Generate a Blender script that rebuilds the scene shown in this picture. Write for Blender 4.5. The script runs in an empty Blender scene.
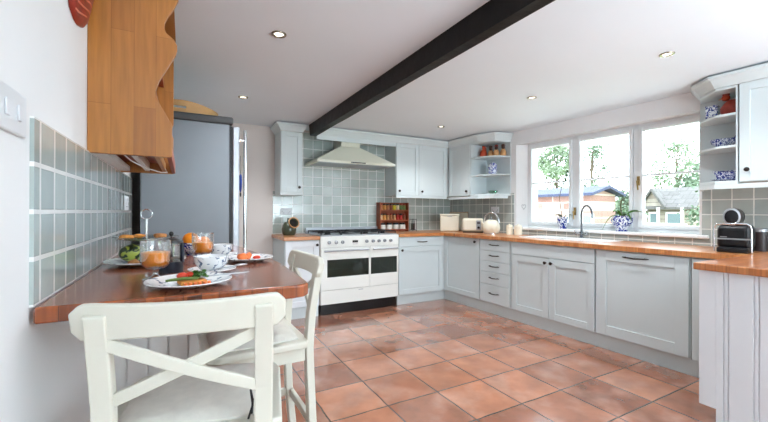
import bpy, bmesh, math, random
from mathutils import Vector, Matrix, noise
PI = math.pi
SC = bpy.context.scene
COL = SC.collection
rnd = random.Random(7)

# ------------------------------------------------------------------ helpers
def lin(c):
    return tuple((v / 12.92 if v <= .04045 else ((v + .055) / 1.055) ** 2.4) for v in [x / 255 for x in c]) + (1.0,)

def N(nt, kind, **kw):
    n = nt.nodes.new(kind)
    for k, v in kw.items():
        if k in n.inputs.keys(): n.inputs[k].default_value = v
        else: setattr(n, k, v)
    return n

def newmat(name):
    m = bpy.data.materials.new(name); m.use_nodes = True
    nt = m.node_tree
    return m, nt, nt.nodes['Principled BSDF']

def mat(name, c, rough=.5, metal=0, var=.04, scale=6, bump=0, coat=0, spec=.5, trans=0, ior=1.45, emit=None, sheen=0):
    m, nt, b = newmat(name)
    L = nt.links.new
    tc = N(nt, 'ShaderNodeTexCoord'); nz = N(nt, 'ShaderNodeTexNoise'); nz.inputs['Scale'].default_value = scale; nz.inputs['Detail'].default_value = 4
    L(tc.outputs['Object'], nz.inputs['Vector'])
    mr = N(nt, 'ShaderNodeMapRange'); mr.inputs['To Min'].default_value = 1 - var; mr.inputs['To Max'].default_value = 1 + var
    mr.inputs['From Min'].default_value = .3; mr.inputs['From Max'].default_value = .7
    L(nz.outputs['Fac'], mr.inputs['Value'])
    vm = N(nt, 'ShaderNodeVectorMath', operation='SCALE'); vm.inputs[0].default_value = lin(c)[:3]
    L(mr.outputs['Result'], vm.inputs['Scale']); L(vm.outputs['Vector'], b.inputs['Base Color'])
    b.inputs['Roughness'].default_value = rough; b.inputs['Metallic'].default_value = metal
    b.inputs['Coat Weight'].default_value = coat; b.inputs['Specular IOR Level'].default_value = spec
    b.inputs['Transmission Weight'].default_value = trans; b.inputs['IOR'].default_value = ior
    if bump:
        bp = N(nt, 'ShaderNodeBump'); bp.inputs['Strength'].default_value = bump; bp.inputs['Distance'].default_value = .01
        L(nz.outputs['Fac'], bp.inputs['Height']); L(bp.outputs['Normal'], b.inputs['Normal'])
    if emit:
        b.inputs['Emission Color'].default_value = lin(emit[0]); b.inputs['Emission Strength'].default_value = emit[1]
    return m

def brickmat(name, au, av, u0, v0, w, h, c1, c2, cm, mortar, rough=.3, offset=0, noise_amt=.1, nscale=9, bump=.4, coat=0, wobble=0, c3=None, grain=None, rvar=0, bias=0):
    """grid / stave material; au, av name the object axes across and up the pattern"""
    m, nt, b = newmat(name); L = nt.links.new
    tc = N(nt, 'ShaderNodeTexCoord'); sp = N(nt, 'ShaderNodeSeparateXYZ'); L(tc.outputs['Object'], sp.inputs[0])
    su = N(nt, 'ShaderNodeMath', operation='SUBTRACT'); su.inputs[1].default_value = u0; L(sp.outputs[au], su.inputs[0])
    sv = N(nt, 'ShaderNodeMath', operation='SUBTRACT'); sv.inputs[1].default_value = v0; L(sp.outputs[av], sv.inputs[0])
    cb = N(nt, 'ShaderNodeCombineXYZ'); L(su.outputs[0], cb.inputs[0]); L(sv.outputs[0], cb.inputs[1])
    vec = cb.outputs[0]
    if wobble:
        wn = N(nt, 'ShaderNodeTexNoise'); wn.inputs['Scale'].default_value = 7; L(vec, wn.inputs['Vector'])
        ws = N(nt, 'ShaderNodeVectorMath', operation='SUBTRACT'); ws.inputs[1].default_value = (.5, .5, .5); L(wn.outputs['Color'], ws.inputs[0])
        wm = N(nt, 'ShaderNodeVectorMath', operation='SCALE'); wm.inputs['Scale'].default_value = wobble; L(ws.outputs[0], wm.inputs[0])
        wa = N(nt, 'ShaderNodeVectorMath', operation='ADD'); L(vec, wa.inputs[0]); L(wm.outputs[0], wa.inputs[1]); vec = wa.outputs[0]
    br = N(nt, 'ShaderNodeTexBrick'); br.offset = offset; br.offset_frequency = 2; br.squash = 1
    for k, v in (('Scale', 1), ('Mortar Size', mortar), ('Mortar Smooth', .25), ('Bias', bias), ('Brick Width', w), ('Row Height', h), ('Color1', lin(c1)), ('Color2', lin(c2)), ('Mortar', lin(cm))):
        br.inputs[k].default_value = v
    L(vec, br.inputs['Vector'])
    nz = N(nt, 'ShaderNodeTexNoise'); nz.inputs['Scale'].default_value = nscale; nz.inputs['Detail'].default_value = 6
    nv = vec
    if grain:
        mp = N(nt, 'ShaderNodeMapping'); mp.inputs['Scale'].default_value = grain; L(vec, mp.inputs['Vector']); nv = mp.outputs[0]
    L(nv, nz.inputs['Vector'])
    mr = N(nt, 'ShaderNodeMapRange'); mr.inputs['From Min'].default_value = .3; mr.inputs['From Max'].default_value = .7
    mr.inputs['To Min'].default_value = 1 - noise_amt; mr.inputs['To Max'].default_value = 1 + noise_amt; L(nz.outputs['Fac'], mr.inputs['Value'])
    col = br.outputs['Color']
    if c3:
        n2 = N(nt, 'ShaderNodeTexNoise'); n2.inputs['Scale'].default_value = 3.2; n2.inputs['Detail'].default_value = 5; L(vec, n2.inputs['Vector'])
        r2 = N(nt, 'ShaderNodeMapRange'); r2.inputs['From Min'].default_value = .5; r2.inputs['From Max'].default_value = .68; r2.inputs['To Max'].default_value = .5; L(n2.outputs['Fac'], r2.inputs['Value'])
        iv = N(nt, 'ShaderNodeMath', operation='SUBTRACT'); iv.inputs[0].default_value = 1; L(br.outputs['Fac'], iv.inputs[1])
        ml = N(nt, 'ShaderNodeMath', operation='MULTIPLY'); L(iv.outputs[0], ml.inputs[0]); L(r2.outputs[0], ml.inputs[1])
        mx = N(nt, 'ShaderNodeMixRGB'); mx.inputs['Color2'].default_value = lin(c3); L(col, mx.inputs['Color1']); L(ml.outputs[0], mx.inputs['Fac']); col = mx.outputs[0]
    vm = N(nt, 'ShaderNodeVectorMath', operation='SCALE'); L(col, vm.inputs[0]); L(mr.outputs[0], vm.inputs['Scale'])
    L(vm.outputs[0], b.inputs['Base Color'])
    b.inputs['Roughness'].default_value = rough; b.inputs['Coat Weight'].default_value = coat; b.inputs['Coat Roughness'].default_value = .15
    if rvar:
        r3 = N(nt, 'ShaderNodeMapRange'); r3.inputs['From Min'].default_value = .3; r3.inputs['From Max'].default_value = .7
        r3.inputs['To Min'].default_value = rough - rvar; r3.inputs['To Max'].default_value = rough + rvar; L(nz.outputs['Fac'], r3.inputs['Value']); L(r3.outputs[0], b.inputs['Roughness'])
    if bump:
        hs = N(nt, 'ShaderNodeMath', operation='MULTIPLY_ADD'); hs.inputs[1].default_value = -1.0
        L(br.outputs['Fac'], hs.inputs[0])
        ns = N(nt, 'ShaderNodeMath', operation='MULTIPLY'); ns.inputs[1].default_value = .35; L(nz.outputs['Fac'], ns.inputs[0]); L(ns.outputs[0], hs.inputs[2])
        bp = N(nt, 'ShaderNodeBump'); bp.inputs['Strength'].default_value = bump; bp.inputs['Distance'].default_value = .004
        L(hs.outputs[0], bp.inputs['Height']); L(bp.outputs['Normal'], b.inputs['Normal'])
    return m

def patternmat(name, cbase, cpat, scale=40, thresh=.5, rough=.15, wave=False):
    m, nt, b = newmat(name); L = nt.links.new
    tc = N(nt, 'ShaderNodeTexCoord')
    if wave:
        t = N(nt, 'ShaderNodeTexWave'); t.inputs['Scale'].default_value = scale; t.inputs['Distortion'].default_value = 9; t.inputs['Detail'].default_value = 2
    else:
        t = N(nt, 'ShaderNodeTexNoise'); t.inputs['Scale'].default_value = scale; t.inputs['Detail'].default_value = 1.5; t.inputs['Distortion'].default_value = 1.2
    L(tc.outputs['Object'], t.inputs['Vector'])
    mr = N(nt, 'ShaderNodeMapRange'); mr.inputs['From Min'].default_value = thresh - .03; mr.inputs['From Max'].default_value = thresh + .03; L(t.outputs['Fac'], mr.inputs['Value'])
    mx = N(nt, 'ShaderNodeMixRGB'); mx.inputs['Color1'].default_value = lin(cbase); mx.inputs['Color2'].default_value = lin(cpat)
    L(mr.outputs[0], mx.inputs['Fac']); L(mx.outputs[0], b.inputs['Base Color']); b.inputs['Roughness'].default_value = rough
    b.inputs['Coat Weight'].default_value = .3
    return m

class MB:
    def __init__(s): s.bm = bmesh.new()
    def box(s, x0, x1, y0, y1, z0, z1):
        v = [s.bm.verts.new((x, y, z)) for z in (z0, z1) for y in (y0, y1) for x in (x0, x1)]
        for f in ((0, 2, 3, 1), (4, 5, 7, 6), (0, 1, 5, 4), (2, 6, 7, 3), (0, 4, 6, 2), (1, 3, 7, 5)): s.bm.faces.new([v[i] for i in f])
        return s
    def prism(s, pts, z0, z1, top=None):
        a = [s.bm.verts.new((p[0], p[1], z0)) for p in pts]; b = [s.bm.verts.new((p[0], p[1], z1)) for p in (top or pts)]
        n = len(pts); s.bm.faces.new(a[::-1]); s.bm.faces.new(b)
        for i in range(n): s.bm.faces.new((a[i], a[(i + 1) % n], b[(i + 1) % n], b[i]))
        return s
    def prism_x(s, pts, x0, x1):     # pts are (y, z)
        a = [s.bm.verts.new((x0, p[0], p[1])) for p in pts]; b = [s.bm.verts.new((x1, p[0], p[1])) for p in pts]
        n = len(pts); s.bm.faces.new(a[::-1]); s.bm.faces.new(b)
        for i in range(n): s.bm.faces.new((a[i], a[(i + 1) % n], b[(i + 1) % n], b[i]))
        return s
    def prism_y(s, pts, y0, y1):     # pts are (x, z)
        a = [s.bm.verts.new((p[0], y0, p[1])) for p in pts]; b = [s.bm.verts.new((p[0], y1, p[1])) for p in pts]
        n = len(pts); s.bm.faces.new(a[::-1]); s.bm.faces.new(b)
        for i in range(n): s.bm.faces.new((a[i], a[(i + 1) % n], b[(i + 1) % n], b[i]))
        return s
    def lathe(s, prof, c=(0, 0, 0), seg=32, sx=1, sy=1, M=None):
        M = M or Matrix()
        rings = []
        for r, z in prof:
            if r < 1e-5: rings.append([s.bm.verts.new(M @ Vector((c[0], c[1], c[2] + z)))])
            else: rings.append([s.bm.verts.new(M @ Vector((c[0] + sx * r * math.cos(2 * PI * k / seg), c[1] + sy * r * math.sin(2 * PI * k / seg), c[2] + z))) for k in range(seg)])
        for A, B in zip(rings, rings[1:]):
            for k in range(seg):
                k2 = (k + 1) % seg
                if len(A) == 1 and len(B) == 1: continue
                if len(A) == 1: s.bm.faces.new((A[0], B[k2], B[k]))
                elif len(B) == 1: s.bm.faces.new((A[k], A[k2], B[0]))
                else: s.bm.faces.new((A[k], A[k2], B[k2], B[k]))
        return s
    def cyl(s, p, q, r, seg=16, r2=None):
        p, q = Vector(p), Vector(q); d = q - p
        M = Matrix.Translation(p) @ d.to_track_quat('Z', 'Y').to_matrix().to_4x4()
        return s.lathe([(0, 0), (r, 0), (r if r2 is None else r2, d.length), (0, d.length)], seg=seg, M=M)
    def tube(s, pts, r, seg=10, closed=False):
        pts = [Vector(p) for p in pts]; n = len(pts); rings = []
        up = None
        for i, p in enumerate(pts):
            if closed: t = pts[(i + 1) % n] - pts[i - 1]
            else: t = pts[min(i + 1, n - 1)] - pts[max(i - 1, 0)]
            t.normalize()
            if up is None: up = t.orthogonal().normalized()
            up = (up - t * up.dot(t)).normalized(); w = t.cross(up)
            rr = r[i] if isinstance(r, (list, tuple)) else r
            rings.append([s.bm.verts.new(p + up * rr * math.cos(2 * PI * k / seg) + w * rr * math.sin(2 * PI * k / seg)) for k in range(seg)])
        prs = list(zip(rings, rings[1:])) + ([(rings[-1], rings[0])] if closed else [])
        for A, B in prs:
            for k in range(seg): s.bm.faces.new((A[k], A[(k + 1) % seg], B[(k + 1) % seg], B[k]))
        if not closed: s.bm.faces.new(rings[0][::-1]); s.bm.faces.new(rings[-1])
        return s
    def bar(s, pts, wx, wy, X=(1, 0, 0)):
        """rectangular section swept along pts; section axes: X and the cross of the path with X"""
        pts = [Vector(p) for p in pts]; rings = []; X = Vector(X).normalized()
        for i, p in enumerate(pts):
            t = (pts[min(i + 1, len(pts) - 1)] - pts[max(i - 1, 0)]).normalized()
            a = (X - t * X.dot(t)).normalized(); b = t.cross(a)
            rings.append([s.bm.verts.new(p + a * wx / 2 * i1 + b * wy / 2 * j1) for i1, j1 in ((-1, -1), (1, -1), (1, 1), (-1, 1))])
        for A, B in zip(rings, rings[1:]):
            for k in range(4): s.bm.faces.new((A[k], A[(k + 1) % 4], B[(k + 1) % 4], B[k]))
        s.bm.faces.new(rings[0][::-1]); s.bm.faces.new(rings[-1]); return s
    def sphere(s, c, r, sx=1, sy=1, sz=1, seg=16, rot=0, jit=0):
        n = max(6, seg // 2); M = Matrix.Translation(Vector(c)) @ Matrix.Rotation(rot, 4, 'Z') @ Matrix.Diagonal((sx, sy, sz, 1))
        st = len(s.bm.verts)
        s.lathe([(r * math.sin(PI * i / n), -r * math.cos(PI * i / n)) for i in range(n + 1)], seg=seg, M=M)
        if jit:
            s.bm.verts.ensure_lookup_table()
            for v in s.bm.verts[st:]:
                d = v.co - Vector(c); v.co = Vector(c) + d * (1 + jit * noise.noise(v.co * (2.2 / r)))
        return s
    def sweep(s, path, prof):
        """profile (offset, z) swept along a plan path, offset to the right of the travel direction, mitred"""
        P = [Vector(p) for p in path]; rings = []
        for i, p in enumerate(P):
            nn = []
            if i > 0: d = (P[i] - P[i - 1]).normalized(); nn.append(Vector((d.y, -d.x)))
            if i < len(P) - 1: d = (P[i + 1] - P[i]).normalized(); nn.append(Vector((d.y, -d.x)))
            n = sum(nn, Vector((0, 0))).normalized(); k = 1 / max(.3, n.dot(nn[0]))
            rings.append([s.bm.verts.new((p.x + n.x * o * k, p.y + n.y * o * k, z)) for o, z in prof])
        m = len(prof)
        for A, B in zip(rings, rings[1:]):
            for k in range(m): s.bm.faces.new((A[k], B[k], B[(k + 1) % m], A[(k + 1) % m]))
        s.bm.faces.new(rings[0]); s.bm.faces.new(rings[-1][::-1]); return s
    def build(s, name, m, parent=None, bevel=0, smooth=False, loc=None, rotz=0, seg=2, sub=0):
        bmesh.ops.recalc_face_normals(s.bm, faces=s.bm.faces)
        me = bpy.data.meshes.new(name); s.bm.to_mesh(me); s.bm.free()
        o = bpy.data.objects.new(name, me); COL.objects.link(o)
        for q in (m if isinstance(m, (list, tuple)) else [m]): me.materials.append(q)
        if smooth:
            for p in me.polygons: p.use_smooth = True
            if smooth != 'all':
                try: me.set_sharp_from_angle(angle=math.radians(38))
                except Exception: pass
        if bevel:
            b = o.modifiers.new('b', 'BEVEL'); b.width = bevel; b.segments = seg; b.limit_method = 'ANGLE'; b.angle_limit = math.radians(40)
        if sub:
            b = o.modifiers.new('s', 'SUBSURF'); b.levels = b.render_levels = sub
        if parent: o.parent = parent
        if loc is not None: o.location = loc
        if rotz: o.rotation_euler = (0, 0, rotz)
        return o

def tag(o, label, cat=None, group=None):
    o['label'] = label
    if cat: o['category'] = cat
    if group: o['group'] = group
    return o
def struct(o): o['kind'] = 'structure'; return o
def thing(name, label, cat, loc=(0, 0, 0), rotz=0, group=None):
    o = bpy.data.objects.new(name, None); COL.objects.link(o); o.empty_display_size = .05
    o.location = loc; o.rotation_euler = (0, 0, rotz); return tag(o, label, cat, group)
def dup(root, loc, rotz=0, label=None, group=None, scale=None):
    r = root.copy(); COL.objects.link(r); r.location = loc; r.rotation_euler = (0, 0, rotz)
    if label: r['label'] = label
    if group: r['group'] = group
    if scale: r.scale = scale
    for ch in list(root.children):
        c = ch.copy(); COL.objects.link(c); c.parent = r
        for g in ch.children:
            d = g.copy(); COL.objects.link(d); d.parent = c
    return r

# the window run stands at a slight angle to the back wall: s runs along it towards the camera, o towards the window wall
AL = .0416; X0 = 3.1455; Y0 = 4.0522; CA, SA = math.cos(AL), math.sin(AL); WR = -PI / 2 + AL
def W(s, o, z=0): return (X0 + SA * s + CA * o, Y0 - CA * s + SA * o, z)
def W2d(s, o): return W(s, o)[:2]
H = 2.23           # ceiling
BW = 4.65          # back wall
LW = -.306         # left wall
WO = .60           # window wall, offset in the run frame

# ------------------------------------------------------------------ materials
M = {}
M['wall'] = mat('wall_paint', (232, 232, 232), .8, var=.02, scale=2)
M['wall_back'] = mat('wall_paint_back', (222, 212, 206), .8, var=.02, scale=2)
M['ceil'] = mat('ceiling_paint', (228, 236, 242), .85, var=.015, scale=1.5)
M['paint'] = mat('cabinet_paint', (210, 219, 220), .42, var=.015, scale=3)
M['panel'] = mat('panel_paint', (226, 229, 232), .45, var=.015, scale=3)
M['inner'] = mat('cabinet_inner', (205, 214, 216), .6, var=.02)
M['dark'] = mat('knob_metal', (60, 55, 52), .35, metal=.9)
M['chrome'] = mat('chrome', (215, 217, 220), .12, metal=1, var=.01)
M['steel'] = mat('brushed_steel', (172, 175, 180), .36, metal=.85, var=.03, scale=20)
M['grey'] = mat('fridge_grey', (130, 136, 142), .45, metal=.25, var=.03)
M['darkgrey'] = mat('dark_grey', (70, 72, 74), .5)
M['black'] = mat('black_plastic', (18, 18, 20), .3, var=.05)
M['iron'] = mat('cast_iron', (28, 28, 30), .6, bump=.2, scale=60)
M['cream'] = mat('cream_enamel', (240, 240, 234), .18, var=.01, coat=.4)
M['hood'] = mat('hood_cream', (226, 225, 208), .3, var=.01)
M['creamware'] = mat('cream_ware', (235, 228, 208), .25, var=.03)
M['white'] = mat('white_paint', (240, 240, 238), .4, var=.015)
M['upvc'] = mat('window_paint', (234, 238, 240), .35, var=.01)
M['chair'] = mat('chair_paint', (220, 217, 203), .38, var=.02, scale=5)
M['cushion'] = mat('cushion_cloth', (224, 220, 210), .95, var=.06, scale=30, bump=.3)
M['china'] = mat('white_china', (240, 240, 240), .12, var=.01, coat=.5)
M['ceramic'] = mat('sink_ceramic', (244, 245, 245), .1, var=.01, coat=.5)
M['beam'] = mat('beam_stain', (9, 7, 7), .4, var=.3, scale=9, bump=.5, spec=.3)
M['plastic'] = mat('switch_plastic', (222, 225, 228), .35, var=.01)
M['tapchrome'] = mat('tap_chrome', (120, 124, 130), .15, metal=1, var=.01)
def panemat():
    m, nt, b = newmat('window_glass'); L = nt.links.new
    tr = N(nt, 'ShaderNodeBsdfTransparent'); tr.inputs['Color'].default_value = (.97, .985, .98, 1)
    gl = N(nt, 'ShaderNodeBsdfGlossy'); gl.inputs['Roughness'].default_value = .02
    fr = N(nt, 'ShaderNodeFresnel'); fr.inputs['IOR'].default_value = 1.3
    mx = N(nt, 'ShaderNodeMixShader'); L(fr.outputs[0], mx.inputs[0]); L(tr.outputs[0], mx.inputs[1]); L(gl.outputs[0], mx.inputs[2])
    L(mx.outputs[0], nt.nodes['Material Output'].inputs['Surface']); return m
M['pane'] = panemat()
def clearmat(name, tint=(1, 1, 1, 1), g0=.08):
    m, nt, b = newmat(name); L = nt.links.new
    tr = N(nt, 'ShaderNodeBsdfTransparent'); tr.inputs['Color'].default_value = tint
    gl = N(nt, 'ShaderNodeBsdfGlossy'); gl.inputs['Roughness'].default_value = .03
    lw = N(nt, 'ShaderNodeLayerWeight'); lw.inputs['Blend'].default_value = .35
    ma = N(nt, 'ShaderNodeMath', operation='MULTIPLY_ADD'); ma.inputs[1].default_value = .75; ma.inputs[2].default_value = g0; L(lw.outputs['Facing'], ma.inputs[0])
    mx = N(nt, 'ShaderNodeMixShader'); L(ma.outputs[0], mx.inputs[0]); L(tr.outputs[0], mx.inputs[1]); L(gl.outputs[0], mx.inputs[2])
    L(mx.outputs[0], nt.nodes['Material Output'].inputs['Surface']); return m
M['glass'] = clearmat('drinking_glass', (.985, .99, .99, 1))
M['solidglass'] = clearmat('solid_glass', (.72, .76, .76, 1), .3)
M['tierglass'] = clearmat('pressed_glass', (.72, .8, .76, 1))
M['ovenglass'] = mat('oven_glass', (34, 42, 36), .06, var=.05, coat=.6)
M['juice'] = mat('orange_juice', (255, 160, 40), .35, var=.05, scale=30)
M['orange'] = mat('orange_peel', (246, 140, 20), .45, var=.06, scale=40, bump=.2)
M['oak_wt'] = brickmat('worktop_staves_back', 0, 1, 0, 0, .55, .045, (206, 140, 84), (184, 112, 60), (150, 88, 46), .0007, rough=.3, offset=.37, noise_amt=.18, nscale=6, grain=(1, 14, 1), bump=.05, coat=.3)
M['oak_table'] = brickmat('table_staves', 1, 0, 0, 0, .42, .042, (166, 86, 40), (124, 60, 28), (84, 40, 18), .0008, rough=.2, offset=.41, noise_amt=.22, nscale=6, grain=(1, 14, 1), bump=.05, coat=.5)
M['oak_pen'] = brickmat('worktop_staves_peninsula', 0, 1, 0, 0, .45, .045, (198, 128, 76), (172, 98, 52), (140, 80, 40), .0007, rough=.28, offset=.37, noise_amt=.2, nscale=6, grain=(1, 14, 1), bump=.05, coat=.3)
M['oak_edge'] = mat('worktop_edge', (172, 96, 54), .35, var=.2, scale=14, coat=.2)
M['oak_cup'] = brickmat('oak_board', 2, 0, 0, 0, .62, .07, (176, 116, 54), (152, 94, 40), (120, 70, 30), .0006, rough=.35, offset=.45, noise_amt=.14, nscale=5, grain=(1, 12, 1), bump=.05, coat=.2)
M['redwood'] = mat('red_brown_wood', (150, 72, 40), .45, var=.2, scale=12)
M['board'] = mat('beech_tray', (196, 152, 100), .45, var=.12, scale=9)
M['floor'] = brickmat('terracotta_tiles', 0, 1, 1.477, 1.978, .372, .372, (186, 124, 94), (138, 82, 58), (88, 70, 60), .0055, rough=.2, noise_amt=.24, nscale=5, bump=.5, wobble=.012, c3=(200, 156, 136), rvar=.06, coat=1.0)
TG = dict(rough=.12, noise_amt=.05, nscale=10, bump=.7, wobble=.004, coat=.5)
M['tiles_left'] = brickmat('wall_tiles_left', 1, 2, 1.151 - 1.08, .972 - 1.08, .108, .108, (186, 198, 194), (160, 174, 172), (246, 246, 244), .0065, **TG)
M['tiles_back'] = brickmat('wall_tiles_back', 0, 2, 1.469 - 1.32, 1.636 - 2.4, .132, .12, (190, 200, 194), (164, 176, 170), (242, 243, 240), .005, **TG)
M['tiles_win'] = brickmat('wall_tiles_window', 0, 2, 2.62 - 4.8, .91 - 1.2, .128, .122, (176, 182, 176), (156, 164, 160), (226, 226, 220), .0045, **TG)
M['sill'] = mat('sill_paint', (240, 242, 243), .3, var=.01)
M['bluewhite'] = patternmat('blue_white_china', (232, 236, 242), (28, 52, 140), 55, .5)
M['blueplate'] = patternmat('blue_white_china_fine', (228, 232, 240), (30, 50, 130), 110, .47)
M['floral'] = patternmat('floral_china', (240, 240, 240), (110, 125, 150), 42, .62)
M['leaf'] = mat('leaf_green', (70, 120, 40), .4, var=.25, scale=12)
M['leafd'] = mat('leaf_dark', (44, 76, 36), .5, var=.3, scale=12)
M['stem'] = mat('stem_brown', (92, 82, 48), .6, var=.2)
M['soil'] = mat('soil', (60, 44, 34), .9, var=.3, scale=60, bump=.5)
M['terra'] = mat('terracotta_red', (186, 70, 36), .35, var=.25, scale=25)
M['red'] = mat('red_glaze', (146, 48, 34), .35, var=.3, scale=30)
M['tan'] = mat('tan_glaze', (200, 150, 100), .35, var=.3, scale=30)
M['brown'] = mat('brown_glaze', (60, 34, 26), .3, var=.3, scale=30)
M['olive'] = mat('olive_glaze', (72, 78, 62), .25, var=.15, scale=20, coat=.4)
M['toast'] = mat('toast', (214, 140, 66), .8, var=.25, scale=50, bump=.5)
M['pastry'] = mat('pastry', (176, 116, 62), .7, var=.35, scale=60, bump=.6)
M['tomato'] = mat('tomato', (206, 60, 34), .3, var=.15, scale=30)
M['salmon'] = mat('smoked_salmon', (238, 120, 60), .4, var=.15, scale=40)
M['salad'] = mat('salad_leaf', (66, 108, 40), .5, var=.3, scale=40)
M['asparagus'] = mat('asparagus_green', (96, 118, 48), .5, var=.3, scale=40)
M['melon'] = patternmat('melon_skin', (30, 52, 26), (176, 184, 74), 26, .5, rough=.35)
M['tag_blue'] = mat('blue_cloth', (60, 84, 170), .6, var=.2, scale=40)
M['blackbody'] = mat('machine_black', (7, 8, 13), .38, var=.05)

# ------------------------------------------------------------------ room shell
YB = -2.6   # wall behind the camera
fl = MB().box(LW - .3, 4.4, YB - .3, BW + .3, -.1, 0).build('floor', M['floor']); struct(fl)
ce = MB().box(LW - .3, 4.4, YB - .3, BW + .3, H, H + .12).build('ceiling', M['ceil']); struct(ce)
struct(MB().box(LW - .3, LW, YB - .3, BW + .3, 0, H).build('wall_left', M['wall']))
struct(MB().box(LW, 4.4, BW, BW + .3, 0, H).build('wall_back', M['wall_back']))
# window wall with a splayed opening
wl = MB()
S0, S1, Z0, Z1 = .70, 2.60, 1.0, 2.06
wl.prism([(-.62, WO), (S0, WO), (S0 + .10, WO + .14), (S0 + .10, WO + .3), (-.62, WO + .3)], 0, H)
wl.prism([(S1, WO), (6.9, WO), (6.9, WO + .3), (S1 + .10, WO + .3), (S1 + .10, WO + .14)], 0, H)
for za, zb in ((0, Z0 - .03), (Z1, H)): wl.prism([(S0, WO), (S1, WO), (S1 + .10, WO + .14), (S1 + .10, WO + .3), (S0 + .10, WO + .3), (S0 + .10, WO + .14)], za, zb)
struct(wl.build('wall_right', M['wall'], loc=W(0, 0), rotz=WR))
# rear wall with an unseen glazed opening, sized for the daylight it gives behind the camera
rw = MB().box(LW, 1.3, YB - .3, YB, 0, H).box(3.2, 4.4, YB - .3, YB, 0, H).box(1.3, 3.2, YB - .3, YB, 2.08, H)
struct(rw.build('wall_rear', M['wall']))
r = thing('door_1', 'unseen white glazed patio doors behind the camera', 'door', (0, 0, 0)); del r['category'], r['label']; r['kind'] = 'structure'
d = MB()
for i in range(3):
    x = 1.3 + i * .6333
    d.box(x, x + .06, YB - .16, YB - .1, 0, 2.08).box(x + .5733, x + .6333, YB - .16, YB - .1, 0, 2.08)
    d.box(x + .06, x + .5733, YB - .16, YB - .1, 0, .1).box(x + .06, x + .5733, YB - .16, YB - .1, 2.0, 2.08)
d.build('door_frame', M['upvc'], r)
MB().box(1.34, 3.15, YB - .135, YB - .125, .08, 2.02).build('pane', M['pane'], r)

# window: outer frame, three casements
r = bpy.data.objects.new('window_1', None); COL.objects.link(r); r.location = W(0, 0); r.rotation_euler = (0, 0, WR); struct(r)
FO = WO + .12
f = MB()
SE1 = S1 + .085
f.box(S0 + .06, SE1, FO, FO + .08, Z0, Z0 + .035).box(S0 + .06, SE1, FO, FO + .08, Z1 - .035, Z1)
for a, b in ((S0 + .06, S0 + .115), (1.39, 1.45), (2.03, 2.08), (SE1 - .05, SE1)): f.box(a, b, FO, FO + .08, Z0, Z1)
f.build('window_frame', M['upvc'], r, bevel=.005)
for a, b in ((.815, 1.39), (1.45, 2.03), (2.08, SE1 - .05)):
    c = MB(); w = .036; z0, z1 = Z0 + .035, Z1 - .035
    c.box(a + .003, a + w, FO - .015, FO + .05, z0, z1).box(b - w, b - .003, FO - .015, FO + .05, z0, z1)
    c.box(a + w, b - w, FO - .015, FO + .05, z0, z0 + w).box(a + w, b - w, FO - .015, FO + .05, z1 - w, z1)
    c.box(a + w, b - w, FO, FO + .035, 1.545, 1.563)
    cs = c.build('casement', M['upvc'], r, bevel=.004)
    MB().box(a + w, b - w, FO + .016, FO + .022, z0 + w, z1 - w).build('pane', M['pane'], cs)
hn = MB()
for s_, z_ in ((2.085, 1.50), (1.43, 1.2)):
    hn.box(s_ - .012, s_ + .012, FO - .024, FO - .014, z_ - .045, z_ + .045).tube([(s_, FO - .024, z_), (s_, FO - .05, z_), (s_ + .012, FO - .055, z_ - .09)], .007, 8)
hn.build('window_catch', mat('brass_catch', (178, 150, 96), .3, metal=.9), r)
sl = MB().prism([(S0 + .005, WO - .035), (S1 - .002, WO - .035), (S1 - .002, WO + .004), (S1 + .08, FO), (S0 + .088, FO), (S0 + .005, WO + .002)], Z0 - .03, Z0).box(S1 - .002, S1 + .07, WO - .035, WO - .001, Z0 - .03, Z0).box(S0 - .05, S0 + .005, WO - .035, WO - .001, Z0 - .03, Z0)
sl.build('window_sill', M['sill'], r, bevel=.008)

# tiled splashbacks
TH = .008
struct(MB().box(LW, LW + TH, 1.11, 2.90, .972, 1.403).build('trim_1', M['tiles_left']))
struct(MB().box(.962, 3.74, BW - TH, BW, .91, 1.44).box(1.25, 2.53, BW - TH, BW, 1.44, 2.2).build('trim_2', M['tiles_back']))
t3 = MB().box(-.58, S0 - .03, WO - TH, WO, .91, 1.44).box(S0 - .03, S1 + .02, WO - TH, WO, .91, Z0 - .031).box(S1 + .02, 3.72, WO - TH, WO, .91, 1.44)
struct(t3.build('trim_3', M['tiles_win'], loc=W(0, 0), rotz=WR))

# black ceiling beam
bm_ = MB(); n = 40
prof = [(1.318, H), (1.33, 2.105), (1.398, 2.10), (1.412, H)]
rings = []
for i in range(n + 1):
    y = YB + (4.33 - YB) * i / n
    rings.append([bm_.bm.verts.new((x + .004 * noise.noise(Vector((x * 9, y * 1.7, z * 5))), y, z if z > 2.2 else z + .004 * noise.noise(Vector((x * 5, y * 2.3, 3))))) for x, z in prof])
for A, B in zip(rings, rings[1:]):
    for k in range(4): bm_.bm.faces.new((A[k], A[(k + 1) % 4], B[(k + 1) % 4], B[k]))
bm_.bm.faces.new(rings[0]); bm_.bm.faces.new(rings[-1])
o = bm_.build('ceiling_beam', M['beam']); tag(o, 'long black stained timber beam crossing the ceiling', 'beam')

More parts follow.
